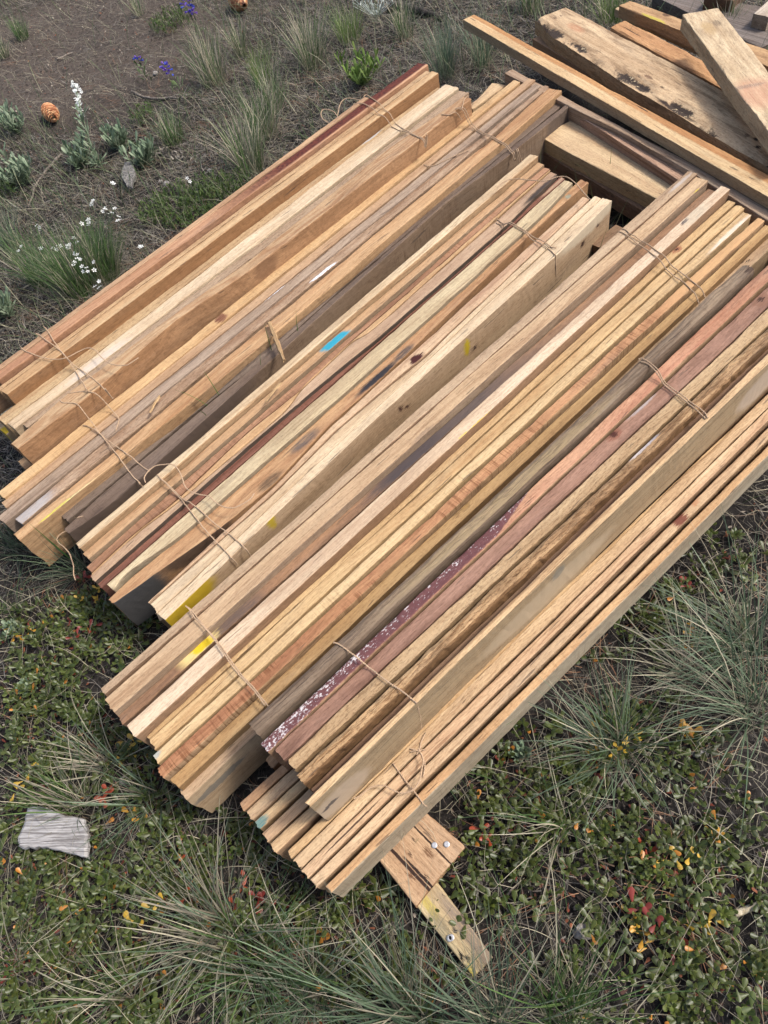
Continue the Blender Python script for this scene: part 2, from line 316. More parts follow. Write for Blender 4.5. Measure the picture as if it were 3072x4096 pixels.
BOARDS = [
 (1,(-1.4626,1.1761,0.272),0.8354,1.79,0.11,[(0.0,0.0102),(0.296,0.0102),(1.79,0.0105)],[(0.0,-0.0102),(0.285,-0.0102),(1.751,-0.0105),(1.79,-0.0105)],(196,150,108),(150,112,84),'thin tan stake on the outer upper-left edge of the bundle beside the white flowers',{}),
 (1,(-1.2688,1.3529,0.27),0.8297,1.79,0.11,[(0.0,0.0167),(0.023,0.0168),(1.79,0.0226)],[(0.0,-0.0167),(1.79,-0.0226)],(198,138,98),(150,88,60),'long stake that turns from orange brown to dark red,beside the white flowers',{'mot': 0.4,'red': 1}),
 (1,(-1.2583,1.3185,0.258),0.8271,1.79,0.1,[(0.0,0.0075),(1.79,0.0109)],[(0.0,-0.0075),(1.79,-0.0109)],(206,172,126),(184,140,92),'rough tan stake lying just inside the dark red stake',{'speck': 1}),
 (1,(-1.2342,1.3024,0.26),0.8267,1.79,0.1,[(0.0,0.0167),(1.79,0.0158)],[(0.0,-0.0167),(1.79,-0.0158)],(212,174,122),(178,124,74),'honey coloured stake with its brown flank showing,inside the dark red stake',{'side': (160,108,62)}),
 (1,(-1.2475,1.2357,0.222),0.8309,1.83,0.09,[(0.0,0.0213),(1.83,0.0098)],[(0.0,-0.0213),(1.83,-0.0098)],(204,176,128),(180,140,96),'low tan stake between the honey coloured and the cream stakes',{'speck': 1,'pt': [(1.487,0.0065,0.05,0.006,(190,194,198),0.9)]}),
 (1,(-1.1967,1.2011,0.236),0.8348,1.828,0.1,[(0.0,0.0188),(1.828,0.0301)],[(0.0,-0.0188),(1.828,-0.0301)],(232,212,178),(208,180,142),'wide cream white stake in the bundle beside the white flowers',{'pt': [(0.285,-0.0104,0.11,0.02,(226,214,202),0.55)]}),
 (1,(-1.161,1.2011,0.23),0.8165,1.8,0.1,[(0.0,0.0111),(1.8,0.0209)],[(0.0,-0.0111),(1.8,-0.0209)],(178,150,122),(150,126,104),'grey tan stake between the cream stake and the burled one',{'speck': 1}),
 (1,(-1.1601,1.1241,0.24),0.821,1.816,0.11,[(0.0,0.0174),(0.198,0.0375),(0.559,0.0318),(0.852,0.0189),(1.419,0.0393),(1.816,0.0181)],[(0.0,-0.0174),(0.212,-0.0245),(0.539,0.0046),(0.818,-0.0204),(1.238,-0.0226),(1.816,-0.0181)],(196,160,116),(170,122,80),'burled brown stake forming the inner flank of the bundle beside the white flowers',{'burl': 1,'side': (180,130,86),'ps': [(0.857,-0.026,0.05,0.03,(110,72,48),0.5)]}),
 (1,(-1.3384,1.3029,0.125),0.7699,0.231,0.08,[(0.0,0.036),(0.231,0.0285)],[(0.0,-0.036),(0.231,-0.0285)],(196,178,140),(168,140,104),'short lower stake with a yellow painted end under the bundle beside the flowers',{'hid': 1,'pt': [(0.005,-0.0314,0.025,0.03,(200,170,30),1.0)]}),
 (2,(-1.2003,1.0145,0.185),0.832,2.167,0.13,[(0.0,0.0178),(2.167,0.0161)],[(0.0,-0.0178),(2.167,-0.0161)],(222,182,124),(198,146,88),'smooth honey yellow stake on the upper-left side of the second bundle',{'cross': 0.6,'pt': [(0.759,0.0018,0.02,0.02,(112,54,44),0.9)]}),
 (2,(-1.1861,0.9874,0.178),0.8299,2.22,0.13,[(0.0,0.0148),(2.22,0.016)],[(0.0,-0.0148),(2.22,-0.016)],(190,152,116),(164,122,86),'plain tan stake beside the honey yellow one in the second bundle',{}),
 (2,(-1.1803,0.9428,0.178),0.8281,2.224,0.13,[(0.0,0.0181),(2.224,0.0142)],[(0.0,-0.0181),(2.224,-0.0142)],(160,140,126),(118,100,90),'weathered grey stake with straight white grain and a white paint smear',{'grain': 1.5,'pt': [(1.059,0.0206,0.07,0.007,(235,238,245),1.0),(0.957,0.0159,0.04,0.004,(235,238,245),1.0),(0.102,-0.0324,0.015,0.003,(235,238,245),1.0)]}),
 (2,(-1.1344,0.937,0.172),0.8321,2.214,0.13,[(0.0,0.0177),(0.093,0.0146),(0.188,0.022),(0.351,0.0212),(0.561,0.0639),(0.812,0.0272),(1.714,0.0244),(1.89,0.01),(2.214,0.0114)],[(0.0,-0.0177),(2.214,-0.0114)],(176,148,124),(142,106,80),'greyish brown stake with wavy figure and a chipped end in the second bundle',{'burl': 0.6,'speck': 1,'pt': [(0.042,0.0037,0.07,0.03,(186,184,184),0.75),(0.997,-0.0216,0.05,0.004,(235,238,245),1.0),(0.9,-0.0287,0.04,0.004,(235,238,245),1.0),(1.085,-0.0067,0.05,0.005,(235,238,245),1.0)]}),
 (2,(-1.1154,0.8833,0.182),0.8314,2.215,0.13,[(0.0,0.0161),(0.148,0.0142),(1.674,0.0195),(1.887,0.011),(2.215,0.0279)],[(0.0,-0.0161),(0.216,-0.0192),(0.685,-0.0359),(1.613,-0.0304),(1.879,-0.0326),(2.184,-0.0278),(2.215,-0.028)],(204,158,106),(172,110,62),'orange tan stake with a splintered top and yellow paint near its lower end',{'side': (190,146,98),'grain': 1.3,'pt': [(0.116,-0.0226,0.05,0.012,(214,206,70),0.9),(0.173,-0.0215,0.06,0.008,(236,214,150),0.9),(1.926,0.0191,0.03,0.012,(110,62,40),0.8)]}),
 (2,(-1.0247,0.9448,0.158),0.8248,2.113,0.12,[(0.0,0.0178),(0.152,0.0122),(0.652,-0.0383),(1.535,0.0312),(1.808,0.0166),(2.113,0.0154)],[(0.0,-0.0178),(0.183,-0.0173),(1.489,-0.0071),(1.808,-0.0098),(2.113,-0.0153)],(122,104,90),(92,74,64),'dark grey brown stake second from the inner flank of the second bundle',{'speck': 0.6}),
 (2,(-0.995,0.8963,0.168),0.8312,2.09,0.13,[(0.0,0.0121),(0.113,0.0193),(0.641,0.0182),(1.496,0.0297),(1.807,0.0205),(2.09,0.0103)],[(0.0,-0.0121),(0.105,-0.0289),(0.689,-0.0077),(1.485,0.021),(1.726,0.0016),(2.09,-0.0102)],(118,98,84),(88,70,60),'dark brown stake forming the inner flank of the second bundle',{'side': (150,124,98),'cross': 1.0,'ps': [(2.037,-0.05,0.09,0.09,(96,84,76),0.7),(0.12,-0.0,0.55,0.12,(98,80,68),0.95)]}),
 (3,(-0.9432,0.8408,0.185),0.824,1.775,0.13,[(0.0,0.0111),(1.775,0.0154)],[(0.0,-0.0111),(1.775,-0.0154)],(222,200,160),(190,158,118),'ridged cream stake on the upper-left edge of the bundle with the blue paint mark',{'grain': 1.4,'side': (190,152,108),'pt': [(0.851,-0.0416,0.03,0.004,(40,160,190),1.0)]}),
 (3,(-0.9257,0.8194,0.17),0.8221,1.774,0.12,[(0.0,0.0131),(1.774,0.0122)],[(0.0,-0.0131),(1.774,-0.0122)],(190,144,98),(160,112,70),'orange tan stake carrying most of the bright blue paint mark',{'side': (150,124,94),'pt': [(0.846,-0.0045,0.048,0.016,(40,165,195),1.0)]}),
 (3,(-0.9142,0.788,0.16),0.8267,1.789,0.11,[(0.0,0.0127),(1.789,0.0113)],[(0.0,-0.0127),(0.101,-0.0075),(0.257,-0.0175),(0.511,-0.0033),(0.698,-0.017),(0.896,-0.0041),(1.789,-0.0114)],(186,134,98),(128,84,58),'reddish brown stake just inside the orange tan stake with the blue paint mark',{'cross': 1.0}),
 (3,(-0.9025,0.7723,0.163),0.8272,1.783,0.11,[(0.0,0.0026),(0.104,0.009),(0.26,-0.0012),(0.514,0.0129),(0.701,-0.0009),(0.898,0.0118),(1.783,0.0033)],[(0.0,-0.0026),(0.147,0.0026),(0.254,-0.0091),(0.489,-0.0149),(0.617,-0.0183),(0.69,0.0027),(0.895,0.0093),(0.936,-0.0083),(1.783,-0.0032)],(214,172,118),(190,140,88),'thin wavy honey stake wedged beside the pinkish stake in the bundle with the blue mark',{}),
 (3,(-0.8962,0.7601,0.163),0.8243,1.782,0.11,[(0.0,0.0127),(0.152,0.015),(0.258,0.0036),(0.493,-0.002),(0.62,-0.005),(0.694,0.0162),(0.897,0.0224),(0.939,0.0063),(1.782,0.0136)],[(0.0,-0.0127),(0.257,-0.0131),(0.486,-0.0098),(0.698,-0.0152),(0.947,-0.0286),(1.535,-0.032),(1.782,-0.0136)],(198,164,134),(160,124,98),'pinkish grey stake with a blackened right end,bundle with the blue mark',{'side': (70,60,56),'pt': [(1.704,-0.0181,0.1,0.012,(62,52,48),0.95)]}),
 (3,(-0.8867,0.7497,0.15),0.8178,1.791,0.1,[(0.0,0.0123),(0.26,0.0137),(0.49,0.0169),(0.703,0.0127),(0.956,0.0022),(1.546,-0.0002),(1.791,0.0103)],[(0.0,-0.0123),(1.791,-0.0103)],(146,90,72),(104,56,44),'dark red stake with lengthwise saw lines in the bundle with the blue mark',{'cross': 0.8,'grain': 1.3,'pt': [(1.764,-0.0037,0.09,0.006,(204,168,132),0.8)]}),
 (3,(-0.8339,0.7229,0.184),0.8168,1.723,0.13,[(0.0,0.0137),(1.723,0.0154)],[(0.0,-0.0137),(0.041,0.0001),(0.166,-0.024),(0.402,-0.0263),(0.648,-0.0314),(0.724,-0.0346),(1.565,-0.0286),(1.723,-0.0154)],(216,200,156),(182,164,128),'greenish cream stake with fine straight ridges,bundle with the blue mark',{'grain': 1.4,'side': (150,138,112)}),
 (3,(-0.8317,0.6926,0.172),0.8141,1.784,0.12,[(0.0,0.0104),(0.087,0.0147),(0.185,0.0055),(0.419,-0.0011),(0.666,-0.006),(0.753,-0.0021),(1.562,-0.0009),(1.603,0.0084),(1.756,0.0151),(1.784,0.0152)],[(0.0,-0.0104),(0.279,-0.0526),(0.442,-0.0644),(0.642,-0.0443),(0.828,-0.0454),(1.625,-0.0108),(1.784,-0.0152)],(202,152,100),(160,104,64),'broad orange brown stake with black stains and a grey lower end',{'burl': 0.5,'side': (176,126,80),'pt': [(0.835,-0.0324,0.08,0.01,(52,48,52),1.0),(0.943,-0.03,0.04,0.012,(70,66,68),0.9),(0.58,-0.0281,0.05,0.014,(80,78,80),0.8),(0.444,-0.0487,0.04,0.015,(74,58,44),0.8),(1.7,-0.003,0.01,0.008,(140,160,140),0.8),(1.591,-0.0262,0.05,0.008,(96,72,58),0.8)],'ps': [(0.017,-0.04,0.11,0.13,(76,74,72),1.0),(0.219,-0.006,0.1,0.05,(70,56,48),0.8)]}),
 (3,(-0.7377,0.6798,0.178),0.8252,1.653,0.13,[(0.0,0.0037),(0.214,0.006),(0.382,-0.0003),(0.587,0.0176),(0.767,0.0162),(0.905,0.0123),(1.442,0.0122),(1.653,0.0125)],[(0.0,-0.0037),(0.22,-0.007),(0.371,-0.0122),(0.58,-0.0027),(0.779,-0.0119),(0.903,-0.0212),(1.439,-0.0171),(1.653,-0.0125)],(214,180,142),(180,130,100),'stake pinkish at its lower end with a big dark red knot halfway',{'grain': 1.3,'ring': 1,'pt': [(0.884,-0.0095,0.022,0.014,(74,26,22),1.0)]}),
 (3,(-0.7199,0.6626,0.184),0.8226,1.667,0.13,[(0.0,0.0158),(0.219,0.0126),(0.369,0.0074),(0.577,0.0174),(0.775,0.0086),(0.899,-0.0003),(1.432,0.0056),(1.667,0.0131)],[(0.0,-0.0158),(1.667,-0.0131)],(230,208,170),(206,174,132),'plain cream stake between the knotted stake and the yellow splashed one',{}),
 (3,(-0.6977,0.6401,0.185),0.8238,1.67,0.145,[(0.0,0.014),(1.67,0.015)],[(0.0,-0.014),(0.427,-0.0108),(0.682,-0.0092),(1.401,-0.0234),(1.67,-0.015)],(232,212,176),(208,178,140),'cream stake on the inner flank with yellow paint splashed on its side',{'side': (196,164,126),'pt': [(0.992,-0.0339,0.012,0.012,(200,170,20),1.0),(0.314,-0.0212,0.012,0.01,(200,170,20),1.0)],'ps': [(0.04,-0.016,0.1,0.05,(196,160,20),1.0),(1.011,-0.036,0.012,0.03,(200,170,20),1.0),(0.314,-0.008,0.012,0.03,(200,170,20),0.9),(1.605,-0.038,0.008,0.008,(80,40,30),1.0),(1.527,-0.052,0.01,0.008,(70,40,30),1.0),(1.042,-0.06,0.008,0.008,(70,45,35),1.0),(0.754,-0.038,0.007,0.012,(80,45,35),1.0),(0.776,-0.05,0.008,0.006,(80,45,35),1.0),(1.574,-0.0,0.18,0.04,(232,214,180),0.6)]}),
 (3,(-0.7513,0.6818,0.1),0.7653,0.077,0.07,[(0.0,0.0146),(0.077,0.0212)],[(0.0,-0.0146),(0.077,-0.0212)],(206,176,138),(170,130,98),'low pinkish stake end under the yellow splashed flank',{'hid': 1}),
 (4,(-0.7908,0.4788,0.19),0.7747,2.065,0.13,[(0.0,0.0104),(2.065,0.0162)],[(0.0,-0.0104),(2.065,-0.0162)],(186,158,126),(152,124,98),'greyish tan stake on the upper-left edge of the bundle with yellow paint dabs',{'speck': 0.6,'side': (146,112,86),'pt': [(2.01,0.0007,0.06,0.006,(200,188,178),0.7)]}),
 (4,(-0.7718,0.4503,0.188),0.7729,2.06,0.13,[(0.0,0.0212),(2.06,0.0202)],[(0.0,-0.0212),(2.06,-0.0202)],(208,174,132),(172,134,98),'wide tan stake with a yellow daub at its upper right end',{'grain': 1.2,'side': (172,146,120),'pt': [(2.01,-0.0252,0.012,0.01,(214,190,30),1.0),(0.894,-0.0195,0.04,0.01,(140,118,98),0.6)]}),
 (4,(-0.7528,0.4263,0.166),0.7694,2.062,0.11,[(0.0,0.0127),(2.062,0.0135)],[(0.0,-0.0127),(2.062,-0.0135)],(168,122,86),(112,90,78),'sunken dark grey brown stake with a bright yellow patch near its lower end',{'mot': 0.6,'pt': [(0.283,-0.0022,0.1,0.03,(104,88,80),0.9),(0.199,0.0042,0.05,0.03,(232,204,130),1.0),(0.209,0.0035,0.024,0.011,(236,200,20),1.0),(0.923,0.0003,0.25,0.03,(78,70,72),0.95),(1.116,-0.0032,0.2,0.03,(120,100,88),0.6)]}),
 (4,(-0.7123,0.396,0.19),0.7748,2.048,0.13,[(0.0,0.0186),(2.048,0.0164)],[(0.0,-0.0186),(2.048,-0.0164)],(232,208,178),(206,174,142),'wide cream white stake with a small dark knot and a yellow streak',{'side': (172,132,98),'pt': [(1.866,0.0084,0.018,0.005,(70,40,50),1.0),(1.019,-0.021,0.05,0.006,(240,196,20),1.0),(0.946,-0.0172,0.015,0.005,(240,206,60),0.9),(1.907,0.0002,0.06,0.02,(200,188,160),0.5)]}),
 (4,(-0.6878,0.3887,0.166),0.7705,2.023,0.11,[(0.0,0.0056),(2.023,0.0129)],[(0.0,-0.0056),(2.023,-0.0129)],(216,178,118),(186,142,88),'narrow honey stake with a round knot beside the cream white stake',{'pt': [(1.773,0.0078,0.02,0.015,(168,104,70),0.9),(1.772,0.0056,0.007,0.006,(70,30,24),1.0)]}),
 (4,(-0.6677,0.371,0.178),0.7648,1.997,0.12,[(0.0,0.0131),(1.997,0.0137)],[(0.0,-0.0131),(1.997,-0.0137)],(226,190,128),(204,156,96),'honey yellow stake with swirling figure beside the round knotted stake',{'burl': 0.4}),
 (4,(-0.6555,0.3419,0.18),0.7641,1.988,0.12,[(0.0,0.0117),(1.988,0.0135)],[(0.0,-0.0117),(1.988,-0.0135)],(230,196,138),(208,168,110),'pale yellow stake with fine saw marks and whitish patch at its upper right end',{'cross': 0.8,'pt': [(1.896,-0.0095,0.1,0.008,(236,224,204),0.8),(0.006,0.0103,0.01,0.012,(150,176,180),0.7)]}),
 (4,(-0.6394,0.3154,0.184),0.7585,1.989,0.125,[(0.0,0.0133),(1.989,0.0123)],[(0.0,-0.0133),(1.989,-0.0123)],(206,136,84),(150,76,46),'orange red stake with rusty crosswise saw marks',{'cross': 1.6,'mot': 0.5,'side': (200,160,116),'pt': [(1.859,0.0027,0.3,0.03,(222,176,116),0.7)]}),
 (4,(-0.6136,0.2995,0.172),0.7582,1.979,0.12,[(0.0,0.0134),(1.979,0.0121)],[(0.0,-0.0134),(1.979,-0.0121)],(196,152,88),(164,118,62),'ochre brown stake with two faint round knots',{'side': (150,112,66),'pt': [(0.804,0.008,0.012,0.01,(96,70,40),0.8),(0.804,0.008,0.009,0.0075,(176,134,76),1.0),(0.776,0.007,0.009,0.006,(120,84,48),0.7)]}),
 (4,(-0.6037,0.2832,0.15),0.7561,1.996,0.13,[(0.0,0.0141),(1.973,0.0146),(1.996,0.0146)],[(0.0,-0.0141),(1.924,-0.0145),(1.996,-0.0146)],(190,156,118),(158,126,96),'wide greyish tan board on the lower right flank with small nail holes',{'side': (206,176,136),'pt': [(1.848,0.013,0.004,0.004,(40,28,24),1.0),(1.861,0.0033,0.004,0.004,(40,28,24),1.0)],'ps': [(0.063,-0.042,0.07,0.014,(110,112,108),0.7)]}),
 (5,(-0.4325,0.3609,0.278),0.7502,1.511,0.12,[(0.0,0.0158),(1.511,0.0174)],[(0.0,-0.0158),(1.511,-0.0174)],(140,118,94),(94,78,68),'dark weathered stake on the upper-left side of the raised bundle with a broken right end',{'grain': 1.6,'mot': 0.6,'rnd': 1,'pt': [(1.506,-0.0086,0.02,0.012,(70,48,34),0.9),(0.002,-0.0027,0.02,0.02,(110,90,70),0.5),(0.668,-0.0049,0.35,0.014,(176,150,104),0.6)]}),
 (5,(-0.4131,0.3314,0.262),0.7473,2.05,0.13,[(0.0,0.0122),(1.564,0.0166),(2.05,0.018)],[(0.0,-0.0122),(1.51,-0.0165),(2.05,-0.018)],(206,142,106),(178,104,78),'stake painted dark red with white speckles over its lower half,bare salmon beyond',{'burl': 0.3,'redwhite': 0.655,'side': (176,138,100)}),
 (5,(-0.3857,0.3196,0.258),0.7391,2.05,0.13,[(0.0,0.0142),(1.493,0.019),(2.05,0.0208)],[(0.0,-0.0142),(1.432,-0.0188),(2.05,-0.0208)],(172,126,104),(132,92,76),'pinkish brown stake with two round knots next to the red painted one',{'mot': 0.7,'pt': [(0.921,0.011,0.022,0.014,(150,92,68),0.9),(0.921,0.011,0.01,0.008,(84,40,28),1.0),(1.443,0.0061,0.026,0.02,(140,96,72),0.9),(1.443,0.0061,0.009,0.007,(78,48,34),1.0),(1.02,0.0148,0.05,0.006,(196,190,186),0.6)]}),
 (5,(-0.3629,0.3014,0.26),0.7328,2.05,0.13,[(0.0,0.0121),(1.421,0.0157),(2.05,0.0174)],[(0.0,-0.0121),(1.371,-0.0156),(2.05,-0.0174)],(202,168,120),(164,128,84),'straw coloured rough stake between the pinkish brown and the mottled barky stakes',{'speck': 1.0,'rough': 1}),
 (5,(-0.3457,0.2772,0.266),0.7303,2.05,0.13,[(0.0,0.0118),(1.365,0.0136),(2.05,0.0145)],[(0.0,-0.0118),(1.322,-0.0135),(2.05,-0.0145)],(196,152,98),(126,88,54),'mottled barky brown stake with a rounded edge and a pale smear',{'speck': 1.6,'mot': 0.9,'rnd': 1,'side': (150,108,66),'pt': [(0.923,0.0117,0.045,0.008,(226,216,214),0.8)]}),
 (5,(-0.3249,0.2574,0.236),0.7394,2.05,0.1,[(0.0,0.014),(1.344,0.0087),(2.05,0.006)],[(0.0,-0.014),(1.316,-0.0088),(2.05,-0.006)],(148,112,84),(104,72,56),'sunken dark brown stake beside the grit covered board',{}),
 (5,(-0.3274,0.2352,0.27),0.7326,2.05,0.132,[(0.0,0.0067),(1.306,0.0087),(2.05,0.0099)],[(0.0,-0.0067),(1.278,-0.0087),(2.05,-0.0099)],(224,186,132),(190,146,98),'striped stake with a wide sandy flank on the lower right side of the raised bundle',{'grain': 2.2,'side': (172,146,106),'grit': 1,'ps': [(0.042,-0.076,0.075,0.05,(196,172,144),0.9),(0.023,-0.068,0.02,0.008,(60,58,66),0.8),(0.589,-0.076,0.2,0.045,(196,172,138),0.85),(0.615,-0.03,0.02,0.02,(120,124,118),0.6),(1.296,-0.074,0.1,0.05,(196,174,150),0.9)]}),
 (6,(-0.4891,0.2605,0.137),0.7156,2.0,0.1,[(0.0,0.0089),(2.0,0.0089)],[(0.0,-0.0089),(2.0,-0.0089)],(204,158,112),(156,104,68),'narrow tan stake at the far left of the bottom row,its edge reddish brown',{}),
 (6,(-0.4735,0.2447,0.137),0.7156,2.0,0.1,[(0.0,0.0121),(2.0,0.0121)],[(0.0,-0.0121),(2.0,-0.0121)],(212,176,132),(176,134,96),'pale stake in the bottom row with a blackish speck at its end',{}),
 (6,(-0.456,0.2278,0.137),0.7156,2.0,0.1,[(0.0,0.0096),(2.0,0.0096)],[(0.0,-0.0096),(2.0,-0.0096)],(216,178,124),(184,140,92),'pale yellow stake in the bottom row with a teal paint stain at its tip',{'pt': [(0.001,-0.0,0.022,0.011,(70,140,140),0.9)]}),
 (6,(-0.4401,0.2077,0.137),0.7156,2.0,0.1,[(0.0,0.0108),(2.0,0.0108)],[(0.0,-0.0108),(2.0,-0.0108)],(210,170,128),(178,134,96),'tan stake in the bottom row beside the teal stained one',{}),
 (6,(-0.4222,0.1881,0.14100000000000001),0.7156,2.0,0.105,[(0.0,0.0114),(2.0,0.0114)],[(0.0,-0.0114),(2.0,-0.0114)],(206,166,116),(176,130,84),'stake in the bottom row with faint crosswise saw marks and a dark gap beside it',{'cross': 1.3,'side': (170,132,96)}),
 (6,(-0.3935,0.1791,0.135),0.7156,2.0,0.1,[(0.0,0.0087),(2.0,0.0087)],[(0.0,-0.0087),(2.0,-0.0087)],(224,184,126),(196,148,92),'honey yellow stake that slips under the sandy flanked board in the bottom row',{}),
 (6,(-0.3775,0.1636,0.137),0.7289,2.05,0.1,[(0.0,0.0114),(1.421,0.012),(2.05,0.0123)],[(0.0,-0.0114),(1.383,-0.012),(2.05,-0.0123)],(214,180,134),(184,142,100),'wide tan stake running the full length of the bottom row beside the honey yellow one',{'speck': 0.5}),
 (6,(-0.361,0.147,0.137),0.7285,2.05,0.1,[(0.0,0.0107),(1.381,0.0112),(2.05,0.0115)],[(0.0,-0.0107),(1.345,-0.0112),(2.05,-0.0115)],(226,192,148),(196,146,108),'pale ridged stake with a long split near its lower end',{'grain': 2.0,'pt': [(0.109,0.0002,0.07,0.0018,(60,36,30),0.9)]}),
 (6,(-0.3438,0.1317,0.137),0.7237,2.05,0.1,[(0.0,0.0096),(1.33,0.0098),(2.05,0.0099)],[(0.0,-0.0096),(1.299,-0.0098),(2.05,-0.0099)],(220,186,142),(190,150,110),'cream stake with a dark red knot band,next to the outermost stake',{'pt': [(1.006,0.0057,0.02,0.022,(130,72,52),1.0),(1.062,0.0037,0.01,0.006,(196,130,84),0.7)]}),
 (6,(-0.3164,0.1223,0.14),0.7218,2.05,0.09,[(0.0,0.0089),(1.27,0.0089),(2.05,0.0089)],[(0.0,-0.0089),(1.242,-0.0089),(2.05,-0.0089)],(212,164,108),(186,130,78),'outermost orange tan stake of the bottom row with a grey lower flank',{'side': (184,174,150),'cross': 0.5}),
 (7,(0.1252,3.1249,0.205),-1.0757,2.0,0.03,[(0.0,0.0276),(1.483,0.0353),(2.0,0.038)],[(0.0,-0.0276),(1.556,-0.0357),(2.0,-0.038)],(232,204,148),(212,168,112),'long straight yellow board with an orange band,laid across the loose boards',{'band': (206,146,84),'side': (176,146,108),'pt': [(0.982,0.0239,0.03,0.0025,(40,32,30),1.0),(0.032,0.0002,0.018,0.0015,(70,50,40),0.9)]}),
 (7,(0.4328,3.0668,0.19),-1.1336,2.0,0.05,[(0.0,0.0688),(1.048,0.0874),(2.0,0.1044)],[(0.0,-0.0688),(0.038,-0.0694),(0.126,-0.0923),(0.671,-0.1051),(1.253,-0.0911),(2.0,-0.1044)],(222,190,146),(180,146,106),'gnarled wide plank with a rotten bark filled groove along it',{'mot': 1.0,'speck': 0.6,'side': (190,158,112),'gv': [(0.093,-0.0714),(0.303,-0.0749),(0.449,-0.0855),(0.584,-0.0816),(0.719,-0.0772),(0.845,-0.0731),(0.954,-0.0796),(1.083,-0.0834)],'pt': [(0.838,-0.0802,0.1,0.008,(64,46,36),1.0),(0.632,-0.0259,0.02,0.008,(96,56,40),0.8),(0.712,-0.0339,0.008,0.005,(60,40,30),0.9),(1.127,-0.0217,0.01,0.006,(50,34,26),1.0),(1.159,-0.0433,0.008,0.008,(50,34,26),1.0),(1.093,-0.0274,0.01,0.01,(90,64,44),0.8),(0.046,-0.0096,0.008,0.006,(70,30,22),0.9),(0.046,0.0161,0.006,0.005,(70,30,22),0.9),(0.17,-0.0005,0.05,0.02,(190,120,80),0.6)]}),
 (7,(0.3861,3.0075,0.145),-1.1191,0.814,0.05,[(0.0,0.0342),(0.814,0.0388)],[(0.0,-0.0342),(0.036,-0.0344),(0.814,-0.0388)],(178,140,100),(140,106,78),'brown plank edge showing beneath the gnarled wide plank',{}),
 (7,(0.683,3.0262,0.13),-1.1287,2.0,0.035,[(0.0,0.0384),(0.736,0.0417),(2.0,0.0475)],[(0.0,-0.0384),(0.032,-0.0385),(0.832,-0.0422),(2.0,-0.0475)],(208,146,86),(176,112,62),'smooth orange board with a lengthwise crack at its rounded end',{'rnd': 1,'pt': [(0.089,-0.0031,0.06,0.0025,(60,34,24),1.0)]}),
 (7,(0.7278,3.1454,0.145),-1.0202,2.0,0.04,[(0.0,0.027),(0.645,0.0396),(2.0,0.066)],[(0.0,-0.027),(0.029,-0.0276),(0.719,-0.041),(2.0,-0.066)],(206,160,104),(166,118,74),'knotty tan board with a yellow streak at the top edge of the pile',{'mot': 0.6,'pt': [(0.195,0.0249,0.018,0.014,(80,46,30),0.9),(0.177,-0.0224,0.06,0.008,(206,190,50),0.8)]}),
 (7,(0.7197,3.2143,0.105),-1.09,2.0,0.025,[(0.0,0.0184),(0.772,0.0112),(2.0,-0.0004)],[(0.0,-0.0184),(0.795,-0.0109),(2.0,0.0004)],(212,186,140),(170,140,104),'thin pale slat under the knotty tan board',{}),
 (7,(0.8731,2.6888,0.27),-1.4984,0.862,0.045,[(0.0,0.0581),(0.731,0.0574),(0.862,0.0573)],[(0.0,-0.0581),(0.862,-0.0573)],(228,206,166),(196,168,126),'wide pale diagonal plank lying on top of the loose boards',{'mot': 0.8,'speck': 0.5,'pt': [(0.123,-0.013,0.05,0.02,(196,160,104),0.7),(0.553,-0.0109,0.09,0.07,(206,146,112),0.75),(0.102,0.0199,0.02,0.012,(120,100,80),0.7),(0.508,-0.023,0.01,0.05,(110,104,100),0.5)]}),
 (7,(0.9011,3.3812,0.06),-0.917,0.622,0.05,[(0.0,0.0163),(0.526,0.1335),(0.622,0.1547)],[(0.0,-0.0163),(0.142,-0.048),(0.622,-0.1547)],(126,116,112),(92,84,80),'weathered grey board at the top right corner behind the pile',{'grain': 2.0}),
 (7,(1.1801,2.9484,0.105),0.7288,0.247,0.06,[(0.0,0.0333),(0.028,0.0354),(0.247,0.0521)],[(0.0,-0.0333),(0.179,-0.047),(0.247,-0.0521)],(206,198,186),(150,140,130),'bleached stub of wood at the top right corner',{'grain': 1.5}),
 (7,(1.0815,3.1445,0.1),0.9108,0.162,0.06,[(0.0,0.0549),(0.021,0.0547),(0.162,0.053)],[(0.0,-0.0549),(0.162,-0.053)],(120,88,64),(84,60,46),'short dark brown block end at the top edge beside the grey board',{}),
 (7,(0.2401,2.7218,0.172),-1.0319,2.0,0.05,[(0.0,0.019),(1.138,0.0277),(2.0,0.0342)],[(0.0,-0.019),(0.022,-0.0192),(0.578,0.0002),(0.882,-0.0072),(1.19,-0.0281),(2.0,-0.0342)],(184,154,128),(140,118,104),'grey brown board running right beneath the long yellow one',{'grain': 1.8,'pt': [(0.953,-0.0073,0.03,0.012,(196,170,136),0.8)]}),
 (7,(0.3311,2.6223,0.155),-1.0879,0.767,0.07,[(0.0,0.015),(0.767,0.0238)],[(0.0,-0.015),(0.054,-0.0156),(0.767,-0.0238)],(186,140,116),(134,96,80),'reddish split board with deep ridges below the grey brown board',{'grain': 2.5}),
 (7,(0.3736,2.3886,0.125),-1.0372,0.61,0.045,[(0.0,0.0775),(0.61,0.0514)],[(0.0,-0.0775),(0.04,-0.0759),(0.13,-0.073),(0.513,-0.0487),(0.585,-0.0525),(0.61,-0.0514)],(224,192,142),(198,162,118),'smooth wide tan plank in the shade of the pile',{'side': (196,160,104)}),
 (7,(0.3141,2.3847,0.08),-0.996,0.532,0.05,[(0.0,0.0289),(0.532,0.0353)],[(0.0,-0.0289),(0.505,-0.035),(0.532,-0.0353)],(160,122,90),(110,80,60),'dark bark edged plank lowest in the pile beside the silver foliage',{'mot': 1.0,'speck': 1.0}),
